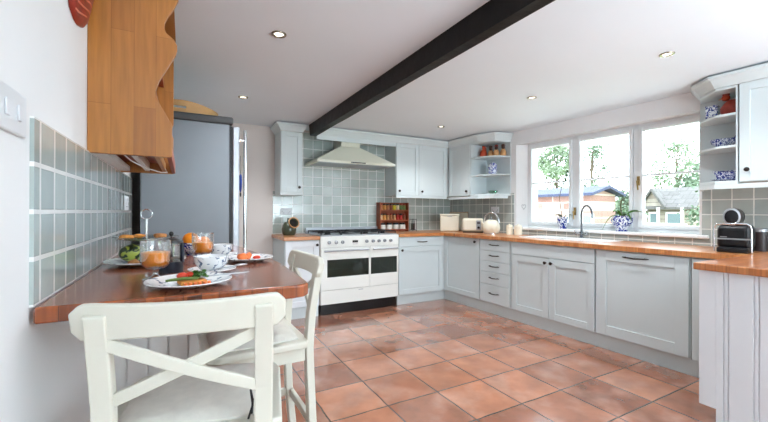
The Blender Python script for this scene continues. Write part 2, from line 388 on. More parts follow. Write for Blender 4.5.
# downlights
spots = [(.486, 2.194, 'recessed downlight nearest the oak wall cupboard, large in the ceiling left of the beam'),
         (.469, 3.561, 'recessed downlight in the ceiling beyond the grey fridge'),
         (2.749, 3.619, 'recessed downlight in the ceiling before the corner wall cupboards, farthest right of the beam'),
         (2.772, 2.302, 'recessed downlight over the floor before the sink, middle one right of the beam'),
         (2.783, 1.242, 'recessed downlight nearest the right-hand wall cupboard, closest right of the beam')]
ml = mat('added_bulb_glow', (255, 246, 230), .4, emit=((255, 244, 225), 1.2))  # glow added to bulbs that are switched off
dl = None
for x, y, lb in spots:
    if dl is None:
        dl = thing('downlight', lb, 'ceiling light', (x, y, H), 0, 'recessed ceiling downlights')
        MB().lathe([(.028, -.001), (.030, -.006), (.040, -.007), (.043, -.003), (.043, 0), (.028, 0)], seg=28).build('trim_ring', mat('nickel_ring', (150, 140, 125), .25, metal=.9), dl, smooth=True)
        MB().lathe([(0, -.003), (.018, -.003), (.0275, -.001)], seg=24).build('bulb', ml, dl, smooth=True)
    else: dup(dl, (x, y, H), 0, lb)

# ------------------------------------------------------------------ cabinets
FR = -.04   # front of doors in the run frame / plinth at 0
def shaker(mb, x0, x1, z0, z1, y=FR, th=.02, rail=.065, g=.002):
    x0 += g; x1 -= g; z0 += g; z1 -= g
    mb.box(x0, x0 + rail, y, y + th, z0, z1).box(x1 - rail, x1, y, y + th, z0, z1)
    mb.box(x0 + rail, x1 - rail, y, y + th, z0, z0 + rail).box(x0 + rail, x1 - rail, y, y + th, z1 - rail, z1)
    mb.box(x0 + rail, x1 - rail, y + .009, y + th, z0 + rail, z1 - rail); return mb
def slab(mb, x0, x1, z0, z1, y=FR, th=.02, g=.002): return mb.box(x0 + g, x1 - g, y, y + th, z0 + g, z1 - g)
def knob(x, z, par, y=FR):
    MB().lathe([(0, 0), (.007, 0), (.006, .01), (.009, .014), (.0155, .02), (.016, .026), (.010, .031), (0, .032)], seg=20,
               M=Matrix.Translation((x, y, z)) @ Matrix.Rotation(PI / 2, 4, 'X')).build('knob', M['dark'], par, smooth=True)
def pull(x, z, par, y=FR, w=.11):
    b = MB().tube([(x - w / 2, y, z), (x - w / 2 + .006, y - .022, z), (x, y - .027, z - .003), (x + w / 2 - .006, y - .022, z), (x + w / 2, y, z)], [.005, .005, .0065, .005, .005], 10)
    b.tube([(x - w / 2 - .018, y - .003, z), (x - w / 2 + .012, y - .003, z)], [.003, .006], 8).tube([(x + w / 2 - .012, y - .003, z), (x + w / 2 + .018, y - .003, z)], [.006, .003], 8)
    b.build('handle', M['dark'], par, smooth=True)
WT0, WT1 = .87, .91
def carcass(root, x0, x1, D=.58, open_=False):
    MB().box(x0, x1, -.019, D, .12, WT0).build('carcass', M['paint'], root)

# back run, left base cabinet
r = thing('base_cabinet', 'narrow pale grey base cabinet left of the range cooker', 'cabinet', (.96, Y0, 0))
carcass(r, 0, .393)
d = shaker(MB(), .004, .389, .13, .862).build('door', M['panel'], r, bevel=.002); knob(.355, .815, d)
# back run, right base cabinet
r = thing('base_cabinet', 'pale grey base cabinet with one drawer, between range cooker and corner', 'cabinet', (2.388, Y0, 0))
carcass(r, 0, .715)
d = slab(MB(), .004, .70, .745, .862).build('drawer', M['paint'], r, bevel=.002); pull(.36, .80, d, w=.13)
d = shaker(MB(), .004, .70, .13, .741).build('door', M['paint'], r, bevel=.002); knob(.045, .70, d)
MB().box(.704, .715, FR + .004, -.019, .13, .862).build('filler', M['paint'], r)
# window run
def wrun(name, label, cat, s): return thing(name, label, cat, W(s, 0), WR)
r = wrun('base_cabinet', 'pale grey corner base cabinet with a single tall door, left of the drawer stack', 'cabinet', .0)
MB().box(.0, .688, -.019, .58, .12, WT0).build('carcass', M['paint'], r)
d = shaker(MB(), .03, .684, .13, .862).build('door', M['paint'], r, bevel=.002); knob(.625, .825, d)
MB().box(-.02, .028, FR + .006, -.02, .13, .862).build('filler', M['paint'], r)
r = wrun('drawer_cabinet', 'pale grey base cabinet of five stacked drawers left of the sink doors', 'cabinet', .692)
carcass(r, 0, .462)
zs = [.862, .738, .614, .490, .345, .13]
for i in range(5):
    d = slab(MB(), .004, .448, zs[i + 1], zs[i]).build('drawer', M['paint'], r, bevel=.003); pull(.225, (zs[i] + zs[i + 1]) / 2 + .01, d, w=.12)
r = wrun('sink_cabinet', 'wide pale grey base cabinet with two doors below the sink', 'cabinet', 1.158)
MB().box(0, .918, -.019, .08, .12, WT0).box(0, .02, .08, .58, .12, WT0).box(.898, .918, .08, .58, .12, WT0).box(.02, .898, .56, .58, .12, WT0).box(.02, .898, .08, .56, .12, .14).build('carcass', M['paint'], r)
slab(MB(), .012, .914, .735, .862).build('fascia_panel', M['paint'], r, bevel=.002)
d = shaker(MB(), .012, .462, .13, .731).build('door', M['paint'], r, bevel=.002); knob(.43, .685, d)
d = shaker(MB(), .464, .914, .13, .731).build('door', M['paint'], r, bevel=.002); knob(.496, .685, d)
r = wrun('dishwasher', 'built-in dishwasher behind a full-height pale grey panel door', 'dishwasher', 2.08)
carcass(r, 0, .68)
d = shaker(MB(), .004, .676, .13, .862, rail=.085).build('door', M['paint'], r, bevel=.002); pull(.32, .82, d, w=.16)
MB().box(.4, .43, FR - .001, FR, .858, .861).build('status_light', M['black'], r)
r = wrun('base_cabinet', 'narrow pale grey filler cabinet between dishwasher and peninsula', 'cabinet', 2.766)
carcass(r, 0, .26)
slab(MB(), .004, .256, .13, .862).build('filler_panel', M['paint'], r, bevel=.002)
# plinth
o = MB().prism([(2.39, Y0), (X0, Y0), W2d(0, 0), W2d(3.02, 0), W2d(3.02, .018), W2d(.018, .018), (2.39, Y0 + .018)][0:1] + [(X0, Y0), W2d(3.02, 0), W2d(3.02, .018), (X0 + .018, Y0 + .018), (2.39, Y0 + .018)], 0, .118).build('plinth', M['paint'])
tag(o, 'pale grey kickboard along the floor under the window-side cabinets', 'plinth')
o = MB().box(.965, 1.35, Y0, Y0 + .018, 0, .118).build('plinth', M['paint']); tag(o, 'short pale kickboard under the cabinet left of the range cooker', 'plinth')

# worktops
def rnd_poly_slab(name, pts, m, **kw):
    return MB().prism(pts, WT0, WT1).build(name, m, bevel=.004, **kw)
o = rnd_poly_slab('worktop', [(.945, 4.0), (1.352, 4.0), (1.352, BW - .01), (.945, BW - .01)], M['oak_wt']); tag(o, 'short oak worktop left of the range cooker', 'worktop')
cx = X0 + SA * (-.0) - .062
inner = (W(.0, -.06)[0] , 3.99)
# L-shaped worktop with a cut-out for the sink, as joined strips in the run frame
bmw = MB(); SE = 3.055
SK = (1.17, 2.02, .12, .50)
bmw.prism([(2.388, 3.992), W2d(.06, -.06), W2d(SK[0], -.06), W2d(SK[0], WO - .01), (W(-.59, WO - .01)[0], BW - .01), (2.388, BW - .01)], WT0, WT1)
bmw.prism([W2d(SK[0], -.06), W2d(SK[1], -.06), W2d(SK[1], SK[2]), W2d(SK[0], SK[2])], WT0, WT1)
bmw.prism([W2d(SK[0], SK[3]), W2d(SK[1], SK[3]), W2d(SK[1], WO - .01), W2d(SK[0], WO - .01)], WT0, WT1)
bmw.prism([W2d(SK[1], -.06), W2d(SE, -.06), W2d(SE, WO - .01), W2d(SK[1], WO - .01)], WT0, WT1)
o = bmw.build('worktop', M['oak_wt']); tag(o, 'long L-shaped oak worktop running round the corner under the window', 'worktop')

# sink
r = thing('sink', 'white ceramic inset sink with a ribbed drainer under the window', 'sink', W(0, 0), WR)
sk = MB(); a, b, c, d_ = SK; e = .018
z1 = WT1 + .008
sk.box(a - e, b + e, c - e, c + .02, WT1 + .0005, z1).box(a - e, b + e, d_ - .02, d_ + e, WT1 + .0005, z1).box(a - e, a + .02, c + .02, d_ - .02, WT1 + .0005, z1).box(b - .02, b + e, c + .02, d_ - .02, WT1 + .0005, z1)
sk.box(1.60, 1.64, c + .02, d_ - .02, WT1 + .0005, z1)
for (p, q, zb) in ((a + .02, 1.60, .73), (1.64, b - .02, .895)):
    sk.box(p - .006, p, c + .014, d_ - .014, zb, z1 - .002).box(q, q + .006, c + .014, d_ - .014, zb, z1 - .002)
    sk.box(p, q, c + .014, c + .02, zb, z1 - .002).box(p, q, d_ - .02, d_ - .014, zb, z1 - .002).box(p, q, c + .02, d_ - .02, zb, zb + .006)
sk.build('basin', M['ceramic'], r, bevel=.003)
rb = MB()
for i in range(9): rb.box(1.655, 1.98, c + .04 + i * .036, c + .05 + i * .036, .901, .908)
rb.build('drainer_ribs', M['ceramic'], r, bevel=.002)
MB().lathe([(0, 0), (.03, 0), (.032, .003), (.02, .004), (0, .003)], (1.40, .31, .736)).build('drain', M['chrome'], r, smooth=True)
# tap
r = thing('mixer_tap', 'tall chrome swan-neck mixer tap with cross handles behind the sink', 'tap', W(1.60, .550, WT1), WR)
t = MB().lathe([(0, 0), (.026, 0), (.026, .008), (.017, .014), (.015, .05), (.018, .056), (.018, .066), (.012, .075), (0, .076)], seg=20)
t.build('tap_body', M['tapchrome'], r, smooth=True)
pts = [(0, 0, .07), (0, -.003, .25)] + [(.075 * (1 - math.cos(PI * k / 10)), -.003 - .03 * (1 - math.cos(PI * k / 10)), .25 + .10 * math.sin(PI * k / 10)) for k in range(1, 11)] + [(.152, -.064, .215)]
MB().tube(pts, .0095, 12).build('spout', M['tapchrome'], r, smooth=True)
for sx in (-1, 1):
    MB().cyl((0, 0, .05), (sx * .055, -.01, .055), .009).build('valve', M['chrome'], r, smooth=True)
    k = MB(); 
    for an in (0, PI / 2):
        c0, s0 = math.cos(an + .5) * .028, math.sin(an + .5) * .028
        k.tube([(sx * .062, -.012 - c0, .056 - s0), (sx * .062, -.012 + c0, .056 + s0)], .005, 8)
    k.build('cross_handle', M['chrome'], r, smooth=True)

# peninsula
r = thing('peninsula_unit', 'white peninsula cabinet end clad in vertical tongue-and-groove boards', 'cabinet', (2.55, .98, 0))
PD = -.68
e = MB()
xs = [0, -.118, -.238, -.358, -.478, -.598, PD]
# end panel, notched for the toe space, with paired bead grooves
def strip(y0, y1, zb): e.box(0, .018, y0, y1, zb, WT0 - .0005)
strip(-.075, 0, .12)
ycur = -.075
grooves = [-.118, -.238, -.358, -.478, -.598]
for g in grooves:
    strip(g + .012, ycur, 0); e.box(.006, .018, g + .007, g + .012, 0, WT0 - .0005); e.box(.001, .018, g - .007, g + .007, 0, WT0 - .0005); e.box(.006, .018, g - .012, g - .007, 0, WT0 - .0005); ycur = g - .012
strip(PD, ycur, 0)
e.build('end_panel', M['panel'], r, bevel=.0015)
MB().box(.019, .575, PD, -.022, .12, WT0 - .0005).box(.6, 1.2, PD, -.075, .12, WT0 - .0005).box(.019, .575, PD, -.075, 0, .12).build('carcass', M['paint'], r)
d = shaker(MB(), 0, .56, 0, .73).bm
for v in d.verts: v.co = Vector((v.co.x + .02, -.002 - (v.co.y - FR), v.co.z + .13))
dm = MB(); dm.bm.free(); dm.bm = d; dm.build('door', M['paint'], r, bevel=.002)
pts = [(2.53, .995), (W(SE + .002, -.06)[0] + .0, .995), W2d(SE + .002, WO - .01), W2d(SE + .75, WO - .01), (2.53, .27)]
pts[1] = (W(SE + .002, -.06)[0], W(SE + .002, -.06)[1])
o = MB().prism([(2.53, 1.0), pts[1], pts[2], pts[3], (2.53, .27)], WT0, WT1).build('worktop', M['oak_pen'], bevel=.006, seg=3); tag(o, 'oak peninsula worktop in the right foreground', 'worktop')

# ------------------------------------------------------------------ wall cupboards
UB, UT = 1.415, 2.13
def upper(root, x0, x1, doors, D=.328, kz=UB + .06):
    MB().box(x0, x1, .022, D, UB, UT).build('carcass', M['paint'], root)
    for a, b, kx in doors:
        d = shaker(MB(), a, b, UB, UT, y=0, th=.02, rail=.058).build('door', M['paint'], root, bevel=.002); knob(kx, kz, d, y=0)
r = thing('wall_cupboard', 'narrow pale grey wall cupboard left of the cooker hood', 'cupboard', (.982, 4.32, 0))
upper(r, 0, .258, [(.002, .256, .215)])
MB().box(-.004, .262, -.004, .31, UB - .035, UB - .001).build('light_pelmet', M['paint'], r, bevel=.004)
MB().sweep([(0, .325), (0, 0), (.258, 0), (.258, .325)][::-1], [(0, UT), (-.004, UT), (-.015, UT + .02), (-.04, UT + .055), (-.058, UT + .066), (-.058, UT + .085), (0, UT + .085)]).build('cornice', M['paint'], r)
r = thing('wall_cupboard', 'pale grey double-door wall cupboard right of the cooker hood', 'cupboard', (2.53, 4.32, 0))
upper(r, 0, .862, [(.002, .37, .045), (.37, .858, .415)])
MB().box(.862, 1.17, .022, .328, UB, UT).build('corner_carcass', M['paint'], r)
MB().box(0, .86, -.004, .02, UB - .035, UB - .001).build('light_pelmet', M['paint'], r, bevel=.003)
# window-wall left
r = thing('wall_cupboard', 'pale grey single-door wall cupboard in the corner beside the open shelves', 'cupboard', W(-.245, .28), WR)
upper(r, 0, .435, [(.002, .433, .385)], D=.318)
# open shelf units
CORN = [(0, UT), (-.004, UT), (-.015, UT + .02), (-.04, UT + .055), (-.058, UT + .066), (-.058, UT + .085), (0, UT + .085)]
OUT_L = [(0, 0), (.15, 0), (.355, .085), (.43, .31)]
OUT_R = [(0, 0), (.13, 0), (.262, .12), (.322, .31)]
def shelf_unit(label, s0, flip):
    r = thing('corner_shelf_unit', label, 'shelf unit', W(s0, .285), WR)
    sg = -1 if flip else 1
    OO = OUT_R if flip else OUT_L; EW = OO[-1][0]
    out = [(sg * x, y) for x, y in OO]
    poly = out + [(0, .31)]
    for nm, z, t in (('base_board', UB - .012, .025), ('shelf', 1.672, .018), ('shelf', 1.91, .018), ('top_board', UT - .02, .02)):
        MB().prism(poly, z, z + t).build(nm, M['paint'], r, bevel=.003)
    x0, x1 = sorted((0, sg * EW))
    MB().box(x0, x1, .300, .309, UB + .014, UT - .021).build('back_board', M['inner'], r)
    x0, x1 = sorted((0, sg * .012))
    MB().box(x0, x1, 0, .299, UB + .014, UT - .021).build('side_board', M['inner'], r)
    return r
shelf_unit('open corner shelves with angled ends left of the window', .193, False)
shelf_unit('open corner shelves with angled ends right of the window', 2.932, True)
# right wall cupboard
r = thing('wall_cupboard', 'pale grey wall cupboard at the right edge, above the coffee machine', 'cupboard', W(2.936, .28), WR)
upper(r, 0, .62, [(.002, .618, .05)], D=.318, kz=UB + .085)
# long cornices and pelmets
def wpath(l): return [W2d(s, o) for s, o in l]
q = [(1.432, 4.32), (3.395, 4.32)] + wpath([(.193, .28), (.343, .28), (.548, .37), (.623, .595)])
q[1] = (W(-.262, .28)[0], 4.32)
o = MB().sweep(q, [(-v[0], v[1]) for v in CORN]).build('cornice', M['paint']); tag(o, 'pale grey cornice over hood alcove and corner cupboards, left of the window', 'cornice')
q = wpath([(2.61, .595), (2.67, .405), (2.802, .28), (3.55, .28)])
o = MB().sweep(q, [(-v[0], v[1]) for v in CORN]).build('cornice', M['paint']); tag(o, 'pale grey cornice above the cupboards right of the window', 'cornice')
PEL = [(-.004, UB - .045), (-.004, UB - .013), (.016, UB - .013), (.016, UB - .045)]
PEL = [(0.004, UB - .047), (.004, UB - .013), (-.016, UB - .013), (-.016, UB - .047)]
o = MB().sweep(wpath([(-.24, .28), (.193, .28), (.343, .28), (.541, .366), (.61, .55)]), PEL).build('light_pelmet', M['paint']); tag(o, 'pale grey light pelmet under the corner cupboard and shelves left of the window', 'pelmet')
o = MB().sweep(wpath([(2.63, .55), (2.675, .40), (2.802, .28), (3.55, .28)]), PEL).build('light_pelmet', M['paint']); tag(o, 'pale grey light pelmet under the cupboards right of the window', 'pelmet')
# bridging board over the hood alcove
o = MB().box(1.415, 2.528, 4.32, 4.34, 2.07, 2.129).build('alcove_fascia', M['paint']); tag(o, 'pale grey fascia board bridging the alcove over the cooker hood', 'fascia')

# ------------------------------------------------------------------ cooker hood
r = thing('cooker_hood', 'cream pyramid chimney cooker hood above the range', 'cooker hood', (1.89, BW - .01, 0))
hw = .525; z0 = 1.775
MB().box(-hw, hw, -.49, 0, z0 + .004, z0 + .032).build('rim', M['hood'], r, bevel=.003)
MB().prism([(-hw + .003, -.487), (hw - .003, -.487), (hw - .003, 0), (-hw + .003, 0)], z0 + .0325, 2.02, top=[(-.14, -.27), (.12, -.27), (.12, 0), (-.14, 0)]).build('canopy', M['hood'], r)
MB().box(-.14, .12, -.27, 0, 2.021, 2.20).build('chimney', M['hood'], r, bevel=.002)
MB().box(-hw + .04, -.01, -.45, -.06, z0, z0 + .004).box(.01, hw - .04, -.45, -.06, z0, z0 + .004).build('grease_filter', M['steel'], r)
MB().box(-.1, .1, -.491, -.489, z0 + .01, z0 + .024).build('control_strip', M['darkgrey'], r)

# ------------------------------------------------------------------ range cooker
RX, RWd = 1.358, 1.024
r = thing('range_cooker', 'cream double-oven range cooker with gas hob', 'cooker', (RX, 4.0, 0))
MB().box(0, RWd, .02, .62, .125, .905).build('body', M['cream'], r, bevel=.003)
MB().box(.02, RWd - .02, .05, .6, 0, .124).build('plinth', M['black'], r)
MB().box(0, RWd, 0, .019, .775, .905).build('control_panel', M['cream'], r, bevel=.004)
MB().box(.01, RWd - .01, .03, .56, .9055, .917).build('hob_top', M['steel'], r, bevel=.003)
MB().box(0, RWd, .585, .62, .9055, .985).build('rear_upstand', M['steel'], r, bevel=.003)
for i, (bx, by, br) in enumerate([(.14, .17, .04), (.14, .42, .035), (.40, .30, .06), (.64, .17, .035), (.64, .42, .04), (.88, .17, .03), (.88, .42, .045)]):
    bb = MB().lathe([(0, 0), (br, 0), (br, .01), (br * .8, .014), (br * .8, .02), (0, .021)], (bx, by, .9175), 20).build('burner', M['iron'], r, smooth=True)
for a, b in ((.02, .26), (.27, .52), (.53, .76), (.77, 1.0)):
    g = MB(); z = .948
    g.tube([(a, .05, z), (b, .05, z), (b, .54, z), (a, .54, z)], .006, 6, closed=True)
    g.tube([(a, .3, z), (b, .3, z)], .006, 6)
    for xx in ((a + b) / 2,): g.tube([(xx, .05, z), (xx, .54, z)], .006, 6)
    for xx in (a, b):
        for yy in (.05, .54): g.tube([(xx, yy, .917), (xx, yy, z)], .006, 6)
    g.build('pan_support', M['iron'], r)
def dial(x):
    k = MB().lathe([(0, 0), (.021, 0), (.021, .006), (.016, .010), (.014, .03), (0, .031)], seg=20, M=Matrix.Translation((x, 0, .835)) @ Matrix.Rotation(PI / 2, 4, 'X')).build('control_knob', M['steel'], r, smooth=True)
    MB().box(x - .003, x + .003, -.034, -.029, .822, .85).build('pointer', M['black'], k)
for x in (.10, .185, .265, .575, .66, .74, .82, .905): dial(x)
MB().box(.39, .46, -.003, 0, .825, .852).build('clock_display', M['black'], r)
MB().box(.395, .455, -.002, 0, .806, .812).build('badge', M['steel'], r)
def oven(a, b, name, ml_, mr_, hd=.74):
    z0, z1 = .292, .772
    d = MB(); wz0, wz1 = .435, .635
    d.box(a, b, 0, .019, wz1, z1).box(a, b, 0, .019, z0, wz0).box(a, a + ml_, 0, .019, wz0, wz1).box(b - mr_, b, 0, .019, wz0, wz1)
    d = d.build(name, M['cream'], r, bevel=.002)
    MB().box(a + ml_, b - mr_, .004, .014, wz0, wz1).build('oven_window', M['ovenglass'], d)
    h = MB().tube([(a + .03, -.035, hd), (b - .03, -.035, hd)], .010, 12)
    h.cyl((a + .05, -.03, hd), (a + .05, 0, hd), .007).cyl((b - .05, -.03, hd), (b - .05, 0, hd), .007)
    h.build('door_handle', M['steel'], d, smooth=True)
oven(.004, .618, 'oven_door', .075, .012); oven(.622, RWd - .004, 'oven_door', .012, .022)
MB().box(.004, RWd - .004, 0, .019, .128, .286).build('storage_drawer', M['cream'], r, bevel=.003)
MB().box(.47, .53, -.002, 0, .262, .27).build('badge', M['steel'], r)

# ------------------------------------------------------------------ fridge
r = thing('fridge_freezer', 'tall grey fridge freezer with steel doors beyond the breakfast bar', 'fridge', (-.245, 2.80, 0))
MB().box(0, .525, 0, .88, .03, 1.80).build('cabinet_body', M['grey'], r, bevel=.006)
MB().box(-.0, .55, -.012, .885, 1.8005, 1.852).build('top_cover', M['darkgrey'], r, bevel=.012)
MB().box(.5255, .545, .01, .87, .05, 1.79).build('door_seal', M['black'], r)
MB().box(.02, .5, .02, .86, 0, .029).build('feet_base', M['black'], r)
for a, b, hy in ((0, .438, .05), (.442, .88, .83)):
    d = MB().box(.5455, .592, a, b, .06, 1.79).build('door', M['steel'], r, bevel=.008)
    h = MB().tube([(.636, hy, .35), (.636, hy, 1.78)], .012, 12).cyl((.592, hy, .5), (.636, hy, .5), .008).cyl((.592, hy, 1.70), (.636, hy, 1.70), .008)
    h.build('door_handle', M['chrome'], d, smooth=True)
# second handle rail near the front edge (towel rail seen beside the doors)
# blue ornament hanging on the fridge door edge
t = MB().sphere((0, 0, -.05), .03, .35, .8, 1.5, 12, jit=.2).sphere((0, .0, -.015), .018, .5, 1, 1, 10)
rr = thing('hanging_ornament', 'small blue hanging ornament on the fridge door', 'ornament', (.374, 2.83, 1.43))
t.build('cloth_body', M['tag_blue'], rr, smooth=True)
MB().sphere((0, 0, -.105), .012, .5, 1, 1, 10).build('bead', M['black'], rr, smooth=True)
MB().tube([(0, 0, 0), (-.004, 0, .05), (-.0005, 0, .1)], .0015, 6).build('cord', M['black'], rr)
MB().lathe([(0, 0), (.009, 0), (.008, .008), (0, .008)], seg=12, M=Matrix.Translation((-.019, 0, .10)) @ Matrix.Rotation(PI / 2, 4, 'Y')).build('magnet', M['black'], rr)
rr.location = (.3665, 2.90, 1.46); rr.scale = (1, 1.4, 1.4)
# wooden tray on top of the fridge
r = thing('wooden_tray', 'oval wooden tray with a slot handle lying on top of the fridge', 'tray', (-.02, 2.99, 1.852))
t = MB(); n = 48; A, B = .24, .15
def ell(k, a, b): return (a * math.cos(2 * PI * k / n), b * math.sin(2 * PI * k / n))
def ztop(k): return .055 + .035 * abs(math.sin(2 * PI * k / n)) ** 3
slot = [k for k in range(n) if abs(((k / n * 360 - 262 + 180) % 360) - 180) < 10]
rings = []
for k in range(n):
    (x1, y1), (x2, y2) = ell(k, A, B), ell(k, A - .012, B - .012)
    h = ztop(k)
    rings.append([[t.bm.verts.new((x, y, z)) for z in (0, .035, .052, h)] for x, y in ((x1, y1), (x2, y2))])
for k in range(n):
    P, Q = rings[k], rings[(k + 1) % n]
    isslot = k in slot
    for lv in range(3):
        if isslot and lv == 1:
            t.bm.faces.new((P[0][1], Q[0][1], Q[1][1], P[1][1])); t.bm.faces.new((P[0][2], P[1][2], Q[1][2], Q[0][2])); continue
        t.bm.faces.new((P[0][lv], Q[0][lv], Q[0][lv + 1], P[0][lv + 1])); t.bm.faces.new((P[1][lv], P[1][lv + 1], Q[1][lv + 1], Q[1][lv]))
    t.bm.faces.new((P[0][3], Q[0][3], Q[1][3], P[1][3]))
t.build('rim', M['board'], r)
MB().prism([ell(k, A - .013, B - .013) for k in range(n)], 0, .008).build('tray_base', M['board'], r)

# ------------------------------------------------------------------ oak wall cupboard
r = thing('oak_cupboard', 'honey oak wall cupboard with wavy front edges on the left wall', 'cupboard', (LW, 1.66, 0))
prof = [(.265, 1.399), (.264, 1.526), (.245, 1.56), (.226, 1.595), (.213, 1.625), (.209, 1.652), (.220, 1.69), (.25, 1.75), (.276, 1.802), (.281, 1.825), (.280, 1.841), (.268, 1.862), (.242, 1.882), (.236, 1.90), (.238, 1.92), (.25, 1.95), (.266, 1.976), (.284, 2.02), (.287, 2.06), (.27, 2.10), (.262, 2.16)]
pp = [(x, z) for x, z in prof] + [(.001, 2.16), (.001, 1.399)]
MB().prism_y(pp, 0, .02).build('side_panel', M['oak_cup'], r, bevel=.002)
MB().prism_y([(.252, 1.399), (.252, 1.60), (.240, 1.64), (.252, 1.68), (.252, 2.16), (.001, 2.16), (.001, 1.399)], .74, .76).build('side_panel', M['oak_cup'], r, bevel=.002)
MB().box(.001, .012, .021, .739, 1.44, 2.16).build('back_panel', M['oak_cup'], r)
MB().box(.013, .262, .021, .739, 2.14, 2.16).build('top_board', M['oak_cup'], r)
for z in (1.455, 1.66, 1.88): MB().box(.013, .205, .021, .739, z, z + .018).build('shelf', M['redwood'], r)
MB().box(.246, .262, .021, .739, 1.402, 1.46).build('bottom_rail', M['redwood'], r)
MB().box(.0015, .05, .021, .739, 1.405, 1.43).build('bottom_rail', M['white'], r)
MB().box(.12, .14, .03, .735, 1.41, 1.4545).build('plate_rail', M['white'], r)
MB().box(.20, .215, .03, .735, 1.41, 1.4545).build('plate_rail', M['board'], r)
MB().box(.055, .10, .06, .20, 1.425, 1.4545).build('lamp_housing', M['black'], r)
MB().tube([(.08, .2, 1.43), (.10, .3, 1.412), (.14, .45, 1.398), (.20, .6, 1.393), (.225, .66, 1.40), (.21, .7, 1.43)], .0028, 6).build('lamp_cable', M['white'], r)
# things inside
jc = mat('storage_jar_glaze', (205, 220, 228), .3)
proto = None
for i, (y, lb) in enumerate([(1.73, 'pale blue lidded jar at the near end of the oak cupboard shelf'), (1.90, 'second pale blue lidded jar from the near end of the oak cupboard'), (2.08, 'third pale blue lidded jar from the near end of the oak cupboard'), (2.26, 'far pale blue lidded jar in the oak cupboard')]):
    if proto is None:
        proto = thing('storage_jar', lb, 'jar', (LW + .145, y, 1.898), 0, 'jars in the oak cupboard')
        MB().lathe([(0, 0), (.045, 0), (.055, .02), (.056, .11), (.045, .13), (0, .13)]).build('jar_body', jc, proto, smooth=True)
        MB().lathe([(0, .1305), (.047, .1305), (.047, .142), (.02, .152), (.012, .165), (0, .167)]).build('lid', M['darkgrey'], proto, smooth=True)
    else: dup(proto, (LW + .145, y, 1.898), 0, lb)

# red ornament on the left wall
r = thing('wall_ornament', 'red carved wooden ornament hung high on the left wall', 'ornament', (LW, 1.53, 1.93))
m_ = MB(); n = 26
for i in range(3):
    pass
st = [( -.145, .012), (-.13, .042), (-.10, .058), (-.06, .066), (0, .075), (.06, .08), (.12, .07), (.16, .04), (.175, .008)]
rings = []
for z, w in st:
    rings.append([m_.bm.verts.new((max(.001, .034 * math.sin(PI * k / 12) ** .7 * (w / .08) + .0015), .045 * (z / -.145 if z < 0 else 0) * -1 + 1.7 * w * math.cos(PI * k / 12), z)) for k in range(13)])
for A_, B_ in zip(rings, rings[1:]):
    for k in range(12): m_.bm.faces.new((A_[k], A_[k + 1], B_[k + 1], B_[k]))
    m_.bm.faces.new((A_[12], A_[0], B_[0], B_[12]))
m_.bm.faces.new(rings[0]); m_.bm.faces.new(rings[-1])
m_.build('carved_body', M['red'], r, smooth='all')
g = MB()
for z, w in ((-.115, .045), (-.09, .055), (-.06, .06), (-.02, .066), (.03, .07), (.08, .07)):
    g.tube([(.037 * (w / .08) * math.sin(PI * k / 8) ** .7 + .003, (.045 * (z / -.145) if z < 0 else 0) * -1 + 1.7 * w * .9 * math.cos(PI * k / 8), z + .012 * math.sin(PI * k / 4)) for k in range(1, 8)], .0032, 6)
g.build('carved_ridges', mat('rust_pink', (206, 120, 96), .5), r, smooth=True)

# switch on the left wall
def faceplate(name, label, cat, loc, rotz, w, h, rockers):
    r = thing(name, label, cat, loc, rotz)
    MB().box(-w / 2, w / 2, -.009, -.0005, -h / 2, h / 2).build('plate', M['plastic'], r, bevel=.004, seg=3)
    for x, z, ww, hh in rockers: MB().box(x - ww / 2, x + ww / 2, -.013, -.0092, z - hh / 2, z + hh / 2).build('rocker', M['plastic'], r, bevel=.002)
    return r
faceplate('light_switch', 'white double light switch plate on the left wall', 'switch', (LW + .0005, .985, 1.388), PI / 2, .15, .088, [(-.03, 0, .02, .032), (.03, 0, .02, .032)])
def socket(label, loc, rotz, w=.14):
    r = faceplate('wall_socket', label, 'socket', loc, rotz, w, .082, [(-.02, .024, .012, .018), (.02, .024, .012, .018)] if w > .1 else [(0, .024, .012, .018)])
    MB().box(-.052, -.046, -.0096, -.0088, -.01, .005).box(.046, .052, -.0096, -.0088, -.01, .005).box(-.04, -.02, -.0096, -.0088, -.022, -.017).box(.02, .04, -.0096, -.0088, -.022, -.017).build('pin_holes', M['black'], r) if w > .1 else None
    return r
socket('white double socket on the tiles beside the fridge', (LW + TH + .0005, 2.58, 1.235), PI / 2)
socket('white double socket on the pale tiles left of the range cooker', (1.12, BW - TH - .0005, 1.19), 0)
socket('white double socket on the grey tiles above the toaster', W(.36, WO - TH - .0005, 1.22), WR)

# ------------------------------------------------------------------ breakfast bar
TT = .972
o = None
pts = [(LW + TH + .001, 1.10), (.285, 1.078), (.318, 1.086), (.336, 1.108), (.341, 1.14), (.356, 1.40), (.360, 1.60), (.356, 1.75), (.338, 2.1), (.30, 2.5), (.262, 2.79), (LW + TH + .001, 2.79)]
r = thing('breakfast_bar', 'dark oiled oak breakfast bar top against the tiled left wall', 'table', (0, 0, 0))
MB().prism(pts, TT - .038, TT).build('bar_top', M['oak_table'], r, bevel=.006, seg=3)
# support cabinet with boarded end
b = MB(); y = 1.98
b.box(-.300, .10, y, 2.76, .0, TT - .0385)
x = -.300
while x < .09:
    b.box(x + .003, min(x + .077, .1), y - .010, y, 0.0, TT - .0385); x += .08
b.box(.10, .135, y - .012, y + .05, 0, TT - .0385)
b.build('boarded_support', M['white'], r, bevel=.0015)
br = MB().prism_y([(-.300, TT - .045), (-.300, TT - .26), (-.27, TT - .26), (-.10, TT - .075), (-.10, TT - .045)], 1.30, 1.33)
MB().box(-.300, .12, 1.55, 1.58, TT - .09, TT - .039).build('under_rail', M['white'], r)

